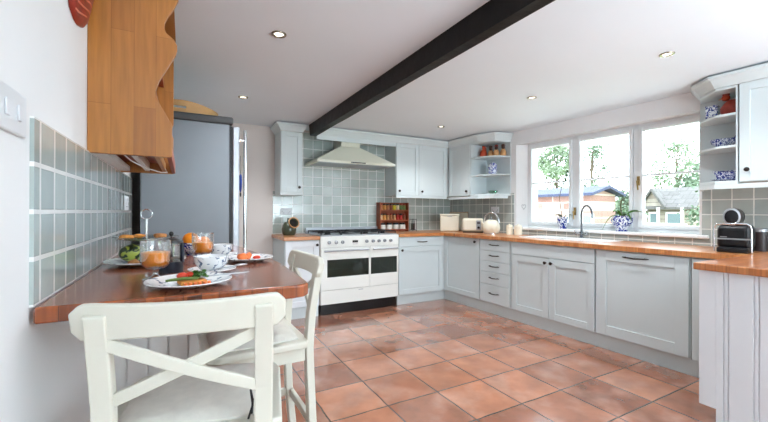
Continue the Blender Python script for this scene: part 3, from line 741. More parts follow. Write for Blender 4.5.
# ------------------------------------------------------------------ chairs
def make_chair(label):
    r = thing('bar_chair', label, 'chair', (0, 0, 0), 0, 'white bar chairs with crossed backs')
    for sx in (-1, 1):
        MB().bar([(sx * .178, -.235, 0), (sx * .170, -.200, .33), (sx * .165, -.188, .62), (sx * .165, -.198, .76), (sx * .166, -.222, .90), (sx * .166, -.237, .965)], .042, .032).build('leg', M['chair'], r, bevel=.004)
        MB().bar([(sx * .182, .185, 0), (sx * .172, .175, .62)], .036, .036).build('leg', M['chair'], r, bevel=.004)
    # seat
    w, n = .205, 14
    pts = [(-.17, -.185), (.17, -.185), (.21, -.17), (.215, .15), (.20, .195), (.17, .205), (-.17, .205), (-.20, .195), (-.215, .15), (-.21, -.17)]
    MB().prism(pts, .632, .66).build('seat', M['chair'], r, bevel=.008, seg=3)
    a = MB().box(-.155, .155, .165, .185, .575, .631).box(-.145, .145, -.198, -.178, .575, .631).box(-.182, -.162, -.17, .158, .575, .631).box(.162, .182, -.17, .158, .575, .631)
    a.build('apron', M['chair'], r, bevel=.003)
    MB().bar([(-.172, .180, .22), (.172, .180, .22)], .022, .04, X=(0, 1, 0)).build('stretcher', M['chair'], r, bevel=.003)
    MB().bar([(-.168, -.210, .30), (.168, -.210, .30)], .02, .035, X=(0, 1, 0)).build('stretcher', M['chair'], r, bevel=.003)
    for sx in (-1, 1): MB().bar([(sx * .172, -.202, .30), (sx * .176, .178, .30)], .02, .036).build('stretcher', M['chair'], r, bevel=.003)
    # curved top rail
    t = MB(); n = 22; rings = []
    for i in range(n + 1):
        x = -.216 + .432 * i / n; u = abs(x) / .216
        y = -.213 - .026 * (1 - u * u)
        cut = .022 * max(0, (u - .86) / .14) ** 2.2
        zt, zb = .988 - .006 * (1 - u * u) - cut, .905 + .004 * (1 - u * u) + cut
        rings.append([t.bm.verts.new((x, y + dy - (.012 if z > .95 else 0), z)) for dy, z in ((-.011, zb), (-.011, zt), (.011, zt), (.011, zb))])
    for A_, B_ in zip(rings, rings[1:]):
        for k in range(4): t.bm.faces.new((A_[k], A_[(k + 1) % 4], B_[(k + 1) % 4], B_[k]))
    t.bm.faces.new(rings[0]); t.bm.faces.new(rings[-1])
    t.build('top_rail', M['chair'], r, bevel=.005, seg=3, smooth=True)
    for k, sg in enumerate((1, -1)):
        pts = []
        for i in range(13):
            u = -1 + 2 * i / 12; zc = .832 + sg * -u * .066
            pts.append((u * .150, -.214 - .012 * (1 - u * u) - (zc - .83) * .16 + (.004 if k else -.004), zc))
        MB().bar(pts, .012, .027, X=(0, 1, 0)).build('cross_slat', M['chair'], r, bevel=.002)
    return r
c1 = make_chair('white crossed-back bar chair in the left foreground, seen from behind')
c1.location = (.048, 1.158, 0); c1.rotation_euler = (0, 0, -.19); c1.scale = (1, 1, 1.012)
c2 = dup(c1, (.262, 1.652, 0), PI / 2 + .03, 'white crossed-back bar chair at the right side of the breakfast bar')
def make_cushion(label, loc, rz):
    r = thing('seat_cushion', label, 'cushion', loc, rz)
    m_ = MB(); n = 14; top, bot = {}, {}
    for i in range(n + 1):
        for j in range(n + 1):
            u, v = -1 + 2 * i / n, -1 + 2 * j / n
            k = (1 - abs(u) ** 4) * (1 - abs(v) ** 4)
            x = u * .18 * (1 - .06 * v * v); y = v * .165 * (1 - .06 * u * u) + .012
            h = .006 + .022 * max(0, k) ** .45
            top[i, j] = m_.bm.verts.new((x, y, h)); bot[i, j] = m_.bm.verts.new((x, y, 0))
    for i in range(n):
        for j in range(n):
            m_.bm.faces.new((top[i, j], top[i + 1, j], top[i + 1, j + 1], top[i, j + 1])); m_.bm.faces.new((bot[i, j], bot[i, j + 1], bot[i + 1, j + 1], bot[i + 1, j]))
    for i in range(n):
        m_.bm.faces.new((top[i, 0], bot[i, 0], bot[i + 1, 0], top[i + 1, 0])); m_.bm.faces.new((top[i, n], top[i + 1, n], bot[i + 1, n], bot[i, n]))
        m_.bm.faces.new((top[0, i], top[0, i + 1], bot[0, i + 1], bot[0, i])); m_.bm.faces.new((top[n, i], bot[n, i], bot[n, i + 1], top[n, i + 1]))
    m_.build('pad', M['cushion'], r, smooth=True)
    return r
r = make_cushion('cream seat pad with a black tie on the foreground chair', (.048, 1.158, .669), -.19)
MB().tube([(.136, -.150, .008), (.139, -.165, .05), (.134, -.166, .075), (.138, -.155, .03), (.128, -.16, -.0)], .0028, 6).build('tie', M['black'], r)
make_cushion('pale seat pad on the chair at the right side of the bar', (.262, 1.652, .669), PI / 2 + .03)

# ------------------------------------------------------------------ things on the breakfast bar
def goblet(label, loc, grp='goblets of orange juice', juice=.036):
    r = thing('juice_goblet', label, 'glass', loc, 0, grp)
    R_ = .043
    outer = [(.010, .0325), (.026, .036), (.038, .046), (R_, .062), (R_, .125)]
    inner = [(R_ - .0018, .125), (R_ - .0018, .062), (.036, .048), (.026, .040), (0, .038)]
    MB().lathe([(0, 0), (.036, 0), (.038, .002), (.034, .005), (.014, .010), (.008, .016), (.007, .024), (.010, .032), (0, .032)], seg=36).build('stem_foot', M['solidglass'], r, smooth=True)
    MB().lathe(outer + inner, seg=36).build('glass_bowl', M['glass'], r, smooth=True)
    MB().lathe([(0, .0395), (.025, .0415), (.0352, .0495), (R_ - .0026, .063), (R_ - .0026, .063 + juice), (0, .063 + juice)], seg=36).build('juice', M['juice'], r, smooth=True)
    return r
goblet('glass goblet of orange juice nearest the foreground plate', (-.079, 1.385, TT), juice=.024)
goblet('glass goblet of orange juice behind the white patterned bowl', (.072, 1.755, TT), juice=.022)

# plate
def plate_prof(R_): return [(0, .001), (R_ * .55, .001), (R_ * .6, .003), (R_ * .95, .016), (R_, .018), (R_ * .995, .0205), (R_ * .94, .019), (R_ * .62, .007), (0, .006)]
def rimmed_plate(label, loc, R_, grp='breakfast plates', m=M['floral']):
    r = thing('plate', label, 'plate', loc, 0, grp)
    mb = MB().lathe(plate_prof(R_), seg=48)
    mb.build('plate_dish', m, r, smooth=True); return r
rimmed_plate('white patterned plate of toast and salad in the foreground', (.016, 1.222, TT), .115)
rimmed_plate('white patterned plate of salmon at the right edge of the bar', (.247, 1.70, TT), .105)
# saucers and bowls
def bowl(label, loc, R_=.063, Hh=.052, m=M['floral'], cat='bowl', name='breakfast_bowl'):
    r = thing(name, label, cat, loc)
    pr = [(0, 0), (R_ * .55, 0), (R_ * .55, .006), (R_ * .68, .012), (R_ * .93, Hh * .55), (R_, Hh), (R_ - .004, Hh), (R_ * .88, Hh * .55), (R_ * .6, .017), (0, .012)]
    MB().lathe(pr, seg=40).build('bowl_shell', m, r, smooth=True); return r
r = rimmed_plate('white saucer under the nearer patterned bowl', (.088, 1.418, TT), .078, 'saucers under bowls')
bowl('nearer white patterned breakfast bowl on its saucer', (.085, 1.422, TT + .0075), .056, .055)
r = rimmed_plate('white saucer under the farther patterned bowl', (.158, 1.80, TT), .075, 'saucers under bowls')
bowl('farther white patterned breakfast bowl beside the salmon plate', (.150, 1.885, TT + .0075), .055, .055)
# fix: the farther saucer sits under its bowl
for o in bpy.data.objects:
    if o.get('label') == 'white saucer under the farther patterned bowl': o.location = (.150, 1.885, TT)

def cutlery(label, loc, rz, kind):
    r = thing(kind, label, 'cutlery', loc, rz)
    MB().bar([(-.09, 0, 0), (-.02, 0, .003), (.0, 0, .003)], .003, .011, X=(0, 0, 1)).build('handle', M['steel'], r, bevel=.001)
    if kind == 'table_knife': MB().prism([(0, -.006), (.07, -.007), (.09, -.002), (.092, .005), (0, .006)], .002, .004).build('blade', M['steel'], r)
    else: MB().sphere((.03, 0, .004), .02, 1.3, .8, .2, 16).build('spoon_bowl', M['steel'], r, smooth=True)
cutlery('steel table knife resting across the foreground plate', (.095, 1.232, TT + .021), .15, 'table_knife')
cutlery('steel spoon resting on the nearer saucer', (.155, 1.40, TT + .0215), .5, 'tea_spoon')

# food, foreground plate
PZ = TT + .0065
def blob(name, label, cat, c, r_, m, sx=1, sy=1, sz=1, rot=0, jit=.15, grp=None, seg=14):
    o = MB().sphere((0, 0, 0), r_, sx, sy, sz, seg, rot, jit).build(name, m, smooth='all', loc=(c[0], c[1], c[2] + r_ * sz)); tag(o, label, cat, grp); return o
t = MB(); t.box(-.035, .035, -.028, .028, 0, .012)
o = t.build('toast', M['toast'], bevel=.004, loc=(.022, 1.215, PZ), rotz=.2, seg=3); tag(o, 'ridged slice of toast under the salad on the foreground plate', 'food')
rd = MB()
o = MB()
for i in range(6): o.tube([(-.03 + i * .012, -.03, .0), (-.03 + i * .012, -.032, .010)], .0045, 8)
o = o.build('potato_waffle', M['salmon'], smooth=True, loc=(.028, 1.182, PZ + .004), rotz=.2); tag(o, 'row of golden waffle sticks at the front of the foreground plate', 'food')
for i in range(3):
    o = MB().tube([(-.045, 0, 0), (0, .002, .002), (.035, 0, .001)], [.0032, .0032, .002], 8).build('asparagus_spear', M['asparagus'], smooth=True, loc=(-.0 + .004 * i, 1.190 + .010 * i, PZ + .0165), rotz=.12 * (i - 1))
    tag(o, ['green asparagus spear lying frontmost on the toast', 'green asparagus spear in the middle of the toast', 'green asparagus spear rearmost on the toast'][i], 'food', 'asparagus on the toast')
for i, (x, y) in enumerate(((-.004, 1.228), (.018, 1.236))):
    blob('tomato_half', ['red tomato half on the left of the toast', 'red tomato half in the middle of the toast'][i], 'food', (x, y, PZ + .0125), .0135, M['tomato'], 1.1, 1, .75, jit=.05, grp='tomatoes on the toast')
def leaves(name, label, c, R_, n, m, flat=.5, sz=.012, cat='food'):
    g = random.Random(hash(label) % 1000 if False else len(label)); mb = MB()
    for _ in range(n):
        p = Vector((g.uniform(-1, 1) * R_, g.uniform(-1, 1) * R_ * .8, g.uniform(.1, 1) * R_ * flat)); a = g.uniform(0, 6.28)
        d = Vector((math.cos(a), math.sin(a), g.uniform(-.2, .6))).normalized() * sz; w = d.cross(Vector((g.uniform(-.4, .4), g.uniform(-.4, .4), 1))).normalized() * sz * .55
        q0, q1, q2, q3 = p, p + d * .55 + w + Vector((0, 0, .003)), p + d * 1.2, p + d * .55 - w + Vector((0, 0, .003))
        mb.bm.faces.new([mb.bm.verts.new(v) for v in (q0, q1, q2, q3)])
    o = mb.build(name, m, loc=c); o['kind'] = 'stuff'; tag(o, label, cat); sd = o.modifiers.new('t', 'SOLIDIFY'); sd.thickness = .0012
    return o
leaves('salad_leaves', 'small heap of green salad leaves on the foreground plate', (.045, 1.226, PZ + .013), .018, 45, M['salad'], 1.0)
# salmon plate
for i, (x, y) in enumerate(((.222, 1.69), (.248, 1.705))):
    blob('salmon_slice', ['rolled orange salmon slice at left of the farther plate', 'rolled orange salmon slice in the middle of the farther plate'][i], 'food', (x, y, PZ), .017, M['salmon'], 1.3, .8, .9, rot=i, jit=.3, grp='salmon on the farther plate')
blob('tomato_half', 'dark red roast tomato on the right of the farther plate', 'food', (.282, 1.70, PZ), .013, M['tomato'], 1.3, 1, .7)
o = MB().prism([(.215, 1.665), (.30, 1.655), (.31, 1.70), (.225, 1.69)], PZ, PZ + .0).build if False else None
# french press
r = thing('cafetiere', 'black framed glass cafetiere beside the goblet of juice', 'cafetiere', (-.040, 1.535, TT))
r.scale = (.70, .70, .82); r.rotation_euler = (0, 0, 2.4)
MB().lathe([(0, 0), (.050, 0), (.051, .006), (.049, .03), (.049, .115), (.0515, .118), (.0515, .125), (.0465, .125), (.0465, .008), (0, .008)], seg=36).build('jug', M['glass'], r, smooth=True)
MB().lathe([(0, .009), (.0455, .009), (.0455, .06), (0, .06)], seg=30).build('coffee', M['brown'], r, smooth=True)
fr = MB().lathe([(.0525, 0), (.055, 0), (.055, .045), (.0525, .045)], seg=36)
for a in (-2.7, -1.9, -.9, .3, 1.4): 
    c0, s0 = math.cos(a), math.sin(a); fr.box(.053 * c0 - .006, .053 * c0 + .006, .053 * s0 - .006, .053 * s0 + .006, .04, .125)
fr.build('frame', mat('slate_plastic', (40, 46, 60), .4), r)
MB().lathe([(.0, .148), (.03, .146), (.054, .136), (.056, .126), (0, .126)], seg=30).build('lid', M['black'], r, smooth=True)
MB().cyl((0, 0, .147), (0, 0, .158), .003).sphere((0, 0, .166), .011).build('plunger_knob', M['black'], r, smooth=True)
MB().tube([(.05, -.012, .115), (.085, -.03, .11), (.088, -.032, .04), (.05, -.012, .03)], .007, 10).build('handle', M['black'], r, smooth=True)

# two-tier cake stand
SX, SY = -.135, 1.80
r = thing('cake_stand', 'two-tier glass cake stand with a ring handle by the tiles', 'cake stand', (SX, SY, TT))
MB().lathe([(0, .0), (.08, .0), (.13, .012), (.145, .018), (.143, .021), (.08, .005), (0, .005)], seg=40).build('lower_tier', M['floral'], r, smooth=True)
MB().lathe([(0, .0), (.07, .0), (.11, .008), (.118, .012), (.116, .014), (.07, .004), (0, .004)], (0, 0, .100), 40).build('upper_tier', M['tierglass'], r, smooth=True)
MB().cyl((0, 0, .005), (0, 0, .185), .0045, 12).build('rod', M['chrome'], r, smooth=True)
MB().tube([(.020 * math.cos(2 * PI * k / 20), 0, .205 + .020 * math.sin(2 * PI * k / 20)) for k in range(20)], .0028, 8, closed=True).build('ring_handle', M['chrome'], r, smooth=True)
for i, (dx, dy, s_) in enumerate(((-.065, -.03, .022), (-.03, .045, .020), (.05, -.03, .020), (.045, .05, .021))):
    blob('pastry', ['round pastry at the left of the cake stand upper tier', 'round pastry at the back of the cake stand upper tier', 'nutty pastry at the front right of the cake stand upper tier', 'nutty pastry at the back right of the cake stand upper tier'][i], 'food', (SX + dx, SY + dy, TT + .1045), s_, M['pastry'] if i > 1 else M['toast'], 1.2, 1, .45, i, .25, 'pastries on the upper tier')
for i, (dx, dy) in enumerate(((-.035, -.098), (.022, -.102), (-.004, -.072))):
    blob('cookie', ['small brown cake at the front left of the lower tier', 'small brown cake at the front right of the lower tier', 'small brown cake in the middle of the lower tier'][i], 'food', (SX + dx, SY + dy, TT + .0055), .017, M['pastry'], 1.1, 1.0, .8, i, .3, 'small cakes on the lower tier')
blob('melon', 'green and yellow striped melon on the lower tier of the cake stand', 'fruit', (SX - .052, SY + .045, TT + .0085), .038, M['melon'], 1.3, .95, .95, .3, .02, seg=28)

# blue bowl with oranges
r = bowl('blue and white patterned fruit bowl before the fridge', (.050, 2.10, TT), .075, .062, M['bluewhite'], name='fruit_bowl')
OZ = TT + .040
for i, (dx, dy, z, R_) in enumerate(((-.020, -.016, .040, .037), (.040, -.002, .030, .031), (-.0, .046, .030, .026))):
    o = blob('orange', ['large orange at the left front of the fruit bowl', 'orange at the right of the fruit bowl', 'orange at the back of the fruit bowl'][i], 'fruit', (.05 + dx, 2.10 + dy, TT + z), R_, M['orange'], 1, 1, .95, i, .02, 'oranges in the blue bowl', seg=24)

# ------------------------------------------------------------------ things on the worktops
# salt pig
r = thing('salt_pig', 'dark olive glazed salt pig with a round black mouth on the left worktop', 'pot', (1.09, 4.36, WT1), 0)
r.scale = (1.25, 1.25, 1.3)
MB().lathe([(0, 0), (.052, 0), (.064, .02), (.068, .055), (.060, .095), (.040, .12), (0, .128)], seg=30).build('body', M['olive'], r, smooth=True)
Mx = Matrix.Translation((.02, -.03, .095)) @ Matrix.Rotation(.15, 4, 'Z') @ Matrix.Rotation(math.radians(66), 4, 'X')
MB().lathe([(.034, -.02), (.046, .03), (.052, .05), (.049, .054), (.042, .05), (.030, .02), (0, .012)], seg=28, M=Mx).build('mouth', M['olive'], r, smooth=True)
MB().lathe([(.047, .050), (.054, .052), (.051, .058), (.043, .053)], seg=28, M=Mx).build('mouth_rim', M['tan'], r, smooth=True)
MB().lathe([(0, .030), (.034, .030), (.0345, .032), (0, .032)], seg=28, M=Mx).build('mouth_inside', M['black'], r, smooth=True)
MB().tube([(-.01, .02, .118), (-.012, -.002, .15), (.0, -.02, .145)], .007, 8).build('handle', M['olive'], r, smooth=True)
# spice rack
r = thing('spice_rack', 'red-brown wooden spice rack of three shelves right of the hob', 'spice rack', (2.392, BW - TH - .118, WT1 + .0005))
RW = .47
MB().box(0, .012, 0, .117, 0, .41).build('side_panel', M['redwood'], r, bevel=.002)
MB().box(RW - .012, RW, 0, .117, 0, .41).build('side_panel', M['redwood'], r, bevel=.002)
MB().box(.012, RW - .012, .108, .117, 0, .41).build('back_panel', M['redwood'], r)
SZ = [0.012, .145, .285]
for z in SZ:
    s_ = MB().box(.0125, RW - .0125, .002, .107, z, z + .010).build('shelf', M['redwood'], r)
    MB().box(.0125, RW - .0125, 0, .0015, z + .012, z + .022).build('rail', M['redwood'], s_)
glow = [(176, 112, 66), (206, 150, 96), (140, 76, 50), (214, 150, 76), (222, 206, 60), (110, 130, 66), (90, 116, 60), (184, 48, 36), (226, 190, 140), (236, 216, 180)]  # body colours of the spice jars
sm = [mat('spice_%d' % i, c, .4, var=.15, scale=60) for i, c in enumerate(glow)]
names = ['brown', 'tan', 'dark brown', 'amber', 'yellow', 'olive', 'green', 'red', 'beige', 'cream']
X_, Y_, Z_ = r.location
rows = [(SZ[2] + .0105, [0, 3, 0, 2, 4, 9, 6, 5], 'top'), (SZ[1] + .0105, [8, 3, 1, 0, 1, 7, 7, 2], 'middle')]
ordn = ['first', 'second', 'third', 'fourth', 'fifth', 'sixth', 'seventh', 'eighth']
for z, cols, rn in rows:
    for i, c in enumerate(cols):
        q = thing('spice_jar', 'jar of %s spice, %s from left on the %s shelf of the spice rack' % (names[c], ordn[i], rn), 'jar', (X_ + .042 + i * .054, Y_ + .052, Z_ + z), 0, 'spice jars on the %s shelf' % rn); q.scale = (1.12, 1.12, 1.2)
        MB().lathe([(0, 0), (.0215, 0), (.022, .055), (.017, .064), (0, .064)], seg=14).build('jar_body', sm[c], q, smooth=True)
        MB().lathe([(0, .0645), (.019, .0645), (.019, .081), (0, .081)], seg=14).build('lid', M['black'] if (i + c) % 3 else M['red'], q, smooth=True)
wl_ = mat('white_label', (232, 228, 220), .5)
for i in range(4):
    q = thing('preserve_jar', 'squat white jar with black lid, %s from left in the spice rack bottom' % ordn[i], 'jar', (X_ + .068 + i * .108, Y_ + .054, Z_ + .0105), 0, 'squat jars on the bottom shelf')
    q.scale = (1.1, 1.0, 1.25)
    MB().lathe([(0, 0), (.040, 0), (.042, .01), (.042, .06), (.034, .068), (0, .068)], seg=20).build('jar_body', wl_, q, smooth=True)
    MB().lathe([(0, .0685), (.037, .0685), (.037, .088), (0, .088)], seg=20).build('lid', M['black'], q, smooth=True)
# small dark stand beside it
r = thing('bottle_stand', 'small black wire stand with bottles beside the spice rack', 'stand', (2.92, 4.50, WT1))
f = MB()
for z in (.02, .17): f.tube([(-.035, -.035, z), (.035, -.035, z), (.035, .035, z), (-.035, .035, z)], .003, 6, closed=True)
for a in (-.035, .035):
    for b_ in (-.035, .035): f.tube([(a, b_, 0), (a, b_, .18)], .003, 6)
f.box(-.035, .035, -.035, .035, .017, .021)
f.build('wire_frame', M['black'], r)
for i, dx in enumerate((-.017, .017)):
    q = thing('oil_bottle', ['dark oil bottle at the left of the black wire stand', 'dark vinegar bottle at the right of the black wire stand'][i], 'bottle', (2.92 + dx, 4.50, WT1 + .0215), 0, 'bottles in the wire stand')
    MB().lathe([(0, 0), (.0145, 0), (.0145, .08), (.006, .10), (.006, .12), (0, .12)], seg=14).build('bottle_body', M['brown'] if i else M['olive'], q, smooth=True)
    MB().lathe([(0, .1205), (.007, .1205), (.007, .13), (0, .13)], seg=12).build('cap', M['black'], q)
# bread bin and tray
def wt(name, label, cat, s, o, rz=0, z=WT1): return thing(name, label, cat, W(s, o, z), WR + rz)
r = wt('bread_bin', 'cream enamel bread bin in the corner beside the toaster', 'bread bin', 0, 0)
r.location = (3.40, 4.27, WT1); r.rotation_euler = (0, 0, -.62)
MB().box(-.135, .135, -.09, .09, 0, .225).build('bin_body', M['creamware'], r, bevel=.02, seg=4)
MB().box(-.138, .138, -.093, .093, .2255, .250).build('lid', M['creamware'], r, bevel=.008, seg=3)
MB().tube([(-.03, -.09, .215), (-.03, -.105, .215), (.03, -.105, .215), (.03, -.09, .215)], .004, 8).build('handle', M['steel'], r)
r = wt('serving_tray', 'pale beige serving tray with a beaded edge leaning behind the bread bin', 'tray', -.34, .560, 0)
tr = MB().box(-.20, .20, 0, .010, 0.002, .272).build('tray_panel', M['creamware'], r, bevel=.003)
bd = MB()
for i in range(27): bd.sphere((-.195 + i * .015, .003, .274), .006, seg=8)
for i in range(17):
    bd.sphere((-.20, .003, .012 + i * .016), .006, seg=8); bd.sphere((.20, .003, .012 + i * .016), .006, seg=8)
bd.build('beaded_edge', M['tan'], r, smooth=True)
# toaster
r = wt('toaster', 'cream four-slice toaster between the bread bin and the kettle', 'toaster', .20, .33, .80)
MB().box(-.14, .14, -.085, .085, .012, .195).build('body', M['creamware'], r, bevel=.035, seg=5, smooth=True)
MB().box(-.135, .135, -.08, .08, 0, .0115).build('base', M['black'], r)
MB().box(-.10, .10, -.04, -.012, .1955, .197).box(-.10, .10, .012, .04, .1955, .197).build('slots', M['black'], r)
q = MB().box(.045, .105, -.089, -.0855, .04, .165).build('control_strip', M['steel'], r)
MB().box(.055, .095, -.112, -.0895, .125, .14).build('lever', M['black'], r, bevel=.003)
MB().lathe([(0, 0), (.018, 0), (.016, .014), (0, .015)], seg=16, M=Matrix.Translation((.075, -.0895, .07)) @ Matrix.Rotation(PI / 2, 4, 'X')).build('dial', M['black'], r, smooth=True)
# kettle
r = wt('kettle', 'rounded cream kettle with a chrome arched handle beside the toaster', 'kettle', .56, .30, .3)
r.scale = (1.08, 1.08, 1.2)
MB().lathe([(0, .012), (.078, .012), (.094, .030), (.101, .062), (.098, .092), (.084, .122), (.060, .142), (.045, .150), (0, .152)], seg=36).build('body', M['creamware'], r, smooth=True)
MB().lathe([(0, 0), (.085, 0), (.085, .011), (0, .011)], seg=30).build('base', M['chrome'], r, smooth=True)
MB().lathe([(0, .1525), (.042, .1525), (.036, .160), (.008, .166), (.008, .174), (.013, .180), (0, .187)], seg=24).build('lid', M['chrome'], r, smooth=True)
MB().tube([(.095 * math.cos(PI * k / 14), 0, .115 + .115 * math.sin(PI * k / 14)) for k in range(15)], .010, 10).build('handle', M['chrome'], r, smooth=True)
MB().tube([(-.08, 0, .08), (-.115, 0, .115), (-.128, 0, .135)], [.02, .014, .011], 12).build('spout', M['creamware'], r, smooth=True)
# canisters
def canister(label, s, o, R_, h):
    r = wt('canister', label, 'canister', s, o)
    MB().lathe([(0, 0), (R_, 0), (R_, h), (R_ * .8, h + .004), (0, h + .004)], seg=28).build('body', M['creamware'], r, smooth=True)
    MB().lathe([(0, h + .0045), (R_ * .95, h + .0045), (R_ * .9, h + .018), (.012, h + .022), (.012, h + .032), (0, h + .034)], seg=28).build('lid', M['creamware'], r, smooth=True)
canister('cream ceramic canister standing nearer the kettle', .765, .40, .040, .10)
canister('cream ceramic canister standing nearer the window', .88, .42, .047, .10)

# coffee machine
r = wt('coffee_machine', 'black capsule coffee machine with a chrome loop frame on the right worktop', 'coffee machine', 2.945, .18, .12)
r.scale = (.92, 1.0, 1.22)
MB().box(-.098, .098, -.06, .15, .012, .16).build('body', M['blackbody'], r, bevel=.035, seg=5, smooth=True)
MB().box(-.09, .09, -.10, .14, 0, .03).build('drip_base', M['blackbody'], r, bevel=.008)
Mx = Matrix.Translation((-.01, -.055, .205)) @ Matrix.Rotation(-PI / 2, 4, 'X') @ Matrix.Rotation(0, 4, 'Z')
MB().lathe([(0, 0), (.035, 0), (.046, .006), (.050, .02), (.050, .17), (.042, .19), (0, .192)], seg=30, M=Mx).build('brew_head', M['blackbody'], r, smooth=True)
MB().lathe([(.040, -.003), (.049, .0), (.052, .008), (.050, .012), (.046, .0)], seg=30, M=Mx).build('head_ring', M['steel'], r, smooth=True)
MB().tube([(-.105, -.088, .005), (-.105, -.088, .135), (-.098, -.088, .155), (-.08, -.088, .165), (.08, -.088, .165), (.098, -.088, .155), (.105, -.088, .135), (.105, -.088, .005)], .006, 10).build('loop_frame', M['chrome'], r, smooth=True)
MB().box(-.10, .10, -.092, -.085, .075, .083).build('trim_bar', M['steel'], r)
MB().box(-.07, -.03, -.0935, -.092, .088, .093).build('badge', M['steel'], r)
# dark jug
r = wt('milk_frother', 'dark cylindrical jug with a steel rim beside the coffee machine', 'jug', 3.005, .45)
MB().lathe([(0, 0), (.05, 0), (.05, .135), (.046, .14), (0, .14)], seg=30).build('body', mat('dark_brown_plastic', (44, 34, 34), .3), r, smooth=True)
MB().lathe([(0, .1405), (.052, .1405), (.053, .160), (.04, .166), (0, .166)], seg=30).build('lid', M['steel'], r, smooth=True)
MB().tube([(-.05, -.01, .03), (-.075, -.012, .05), (-.075, -.012, .12), (-.05, -.01, .15)], .007, 8).build('handle', M['black'], r, smooth=True)

# sill plants
r = thing('potted_orchid', 'budding orchid in a blue and white pot on the left of the sill', 'plant', W(1.31, .655, Z0), WR)
r.scale = (1.15, 1.15, 1.35)
MB().lathe([(0, 0), (.038, 0), (.040, .006), (.034, .012), (.048, .05), (.050, .09), (.053, .10), (.046, .10), (.043, .06), (0, .055)], seg=28).build('pot', M['bluewhite'], r, smooth=True)
MB().lathe([(0, .082), (.043, .088)], seg=20).build('soil', M['soil'], r)
def leafblade(mb, base, az, L, w, rise, droop, seg=8):
    prev = None
    for i in range(seg + 1):
        t = i / seg; rr = L * t; z = rise * math.sin(min(1, t * 1.1) * PI / 2) - droop * t * t
        c = Vector(base) + Vector((math.cos(az) * rr, math.sin(az) * rr, z)); ww = w * math.sin(PI * min(.98, .12 + t * .88)) * .5
        sd = Vector((-math.sin(az), math.cos(az), 0)) * ww
        cur = (mb.bm.verts.new(c - sd + Vector((0, 0, .15 * ww))), mb.bm.verts.new(c - Vector((0, 0, .1 * ww))), mb.bm.verts.new(c + sd + Vector((0, 0, .15 * ww))))
        if prev:
            mb.bm.faces.new((prev[0], prev[1], cur[1], cur[0])); mb.bm.faces.new((prev[1], prev[2], cur[2], cur[1]))
        prev = cur
for az, L_ in ((.4, .09), (2.8, .10), (4.2, .07)):
    m_ = MB(); leafblade(m_, (0, 0, .085), az, L_, .04, .05, .02); o = m_.build('leaf', M['leafd'], r, smooth='all'); o.modifiers.new('t', 'SOLIDIFY').thickness = .002
sp = MB().tube([(0, 0, .085), (-.02, 0, .18), (-.035, 0, .27), (-.01, 0, .35), (.03, 0, .42), (.045, 0, .46)], .003, 6)
sp.build('flower_stem', M['stem'], r, smooth=True)
for x, z in ((.03, .415), (.045, .455), (.012, .385), (.05, .485)):
    MB().sphere((x + .006, -.004, z), .010, 1, 1, 1.4, 8).build('bud', M['leafd'], r, smooth=True)
r = thing('potted_amaryllis', 'strap-leaved plant in a round blue and white pot with handles on the sill', 'plant', W(1.955, .650, Z0), WR)
r.scale = (1.12, 1.12, 1.25)
MB().lathe([(0, 0), (.046, 0), (.048, .008), (.040, .016), (.070, .055), (.073, .085), (.062, .115), (.066, .125), (.058, .125), (.054, .10), (0, .09)], seg=32).build('pot', M['bluewhite'], r, smooth=True)
for sx in (-1, 1): MB().tube([(sx * .064, 0, .112), (sx * .088, 0, .105), (sx * .088, 0, .075), (sx * .070, 0, .06)], .005, 8).build('pot_handle', M['bluewhite'], r, smooth=True)
MB().lathe([(0, .108), (.056, .112)], seg=20).build('soil', M['soil'], r)
for az, L_, w_, ri, dr in ((3.35, .155, .032, .07, .17), (-.1, .20, .034, .08, .045), (.5, .15, .03, .09, .05), (2.6, .13, .03, .10, .06), (4.6, .10, .03, .08, .03), (-.6, .15, .03, .07, .09)):
    m_ = MB(); leafblade(m_, (0, 0, .11), az, L_, w_, ri, dr, 10); o = m_.build('leaf', M['leaf'], r, smooth='all'); o.modifiers.new('t', 'SOLIDIFY').thickness = .002
MB().tube([(0, 0, .11), (-.006, 0, .19), (-.004, 0, .25)], .005, 8).build('flower_stem', M['stem'], r, smooth=True)
# hanging glass ornament at the left of the window
r = thing('window_ornament', 'pale wire ornament hanging at the left reveal of the window', 'ornament', W(.775, .655, 1.30), WR)
o_ = MB().tube([(0, 0, .30), (0, 0, 0)], .0012, 6)
o_.build('cord', M['white'], r)
h = MB(); h.tube([(.03 * math.sin(t_) ** 3 * 1.0, 0, -.04 + .0022 * (13 * math.cos(t_) - 5 * math.cos(2 * t_) - 2 * math.cos(3 * t_) - math.cos(4 * t_))) for t_ in [2 * PI * k / 28 for k in range(28)]], .003, 6, closed=True)
h.build('heart_frame', M['steel'], r)

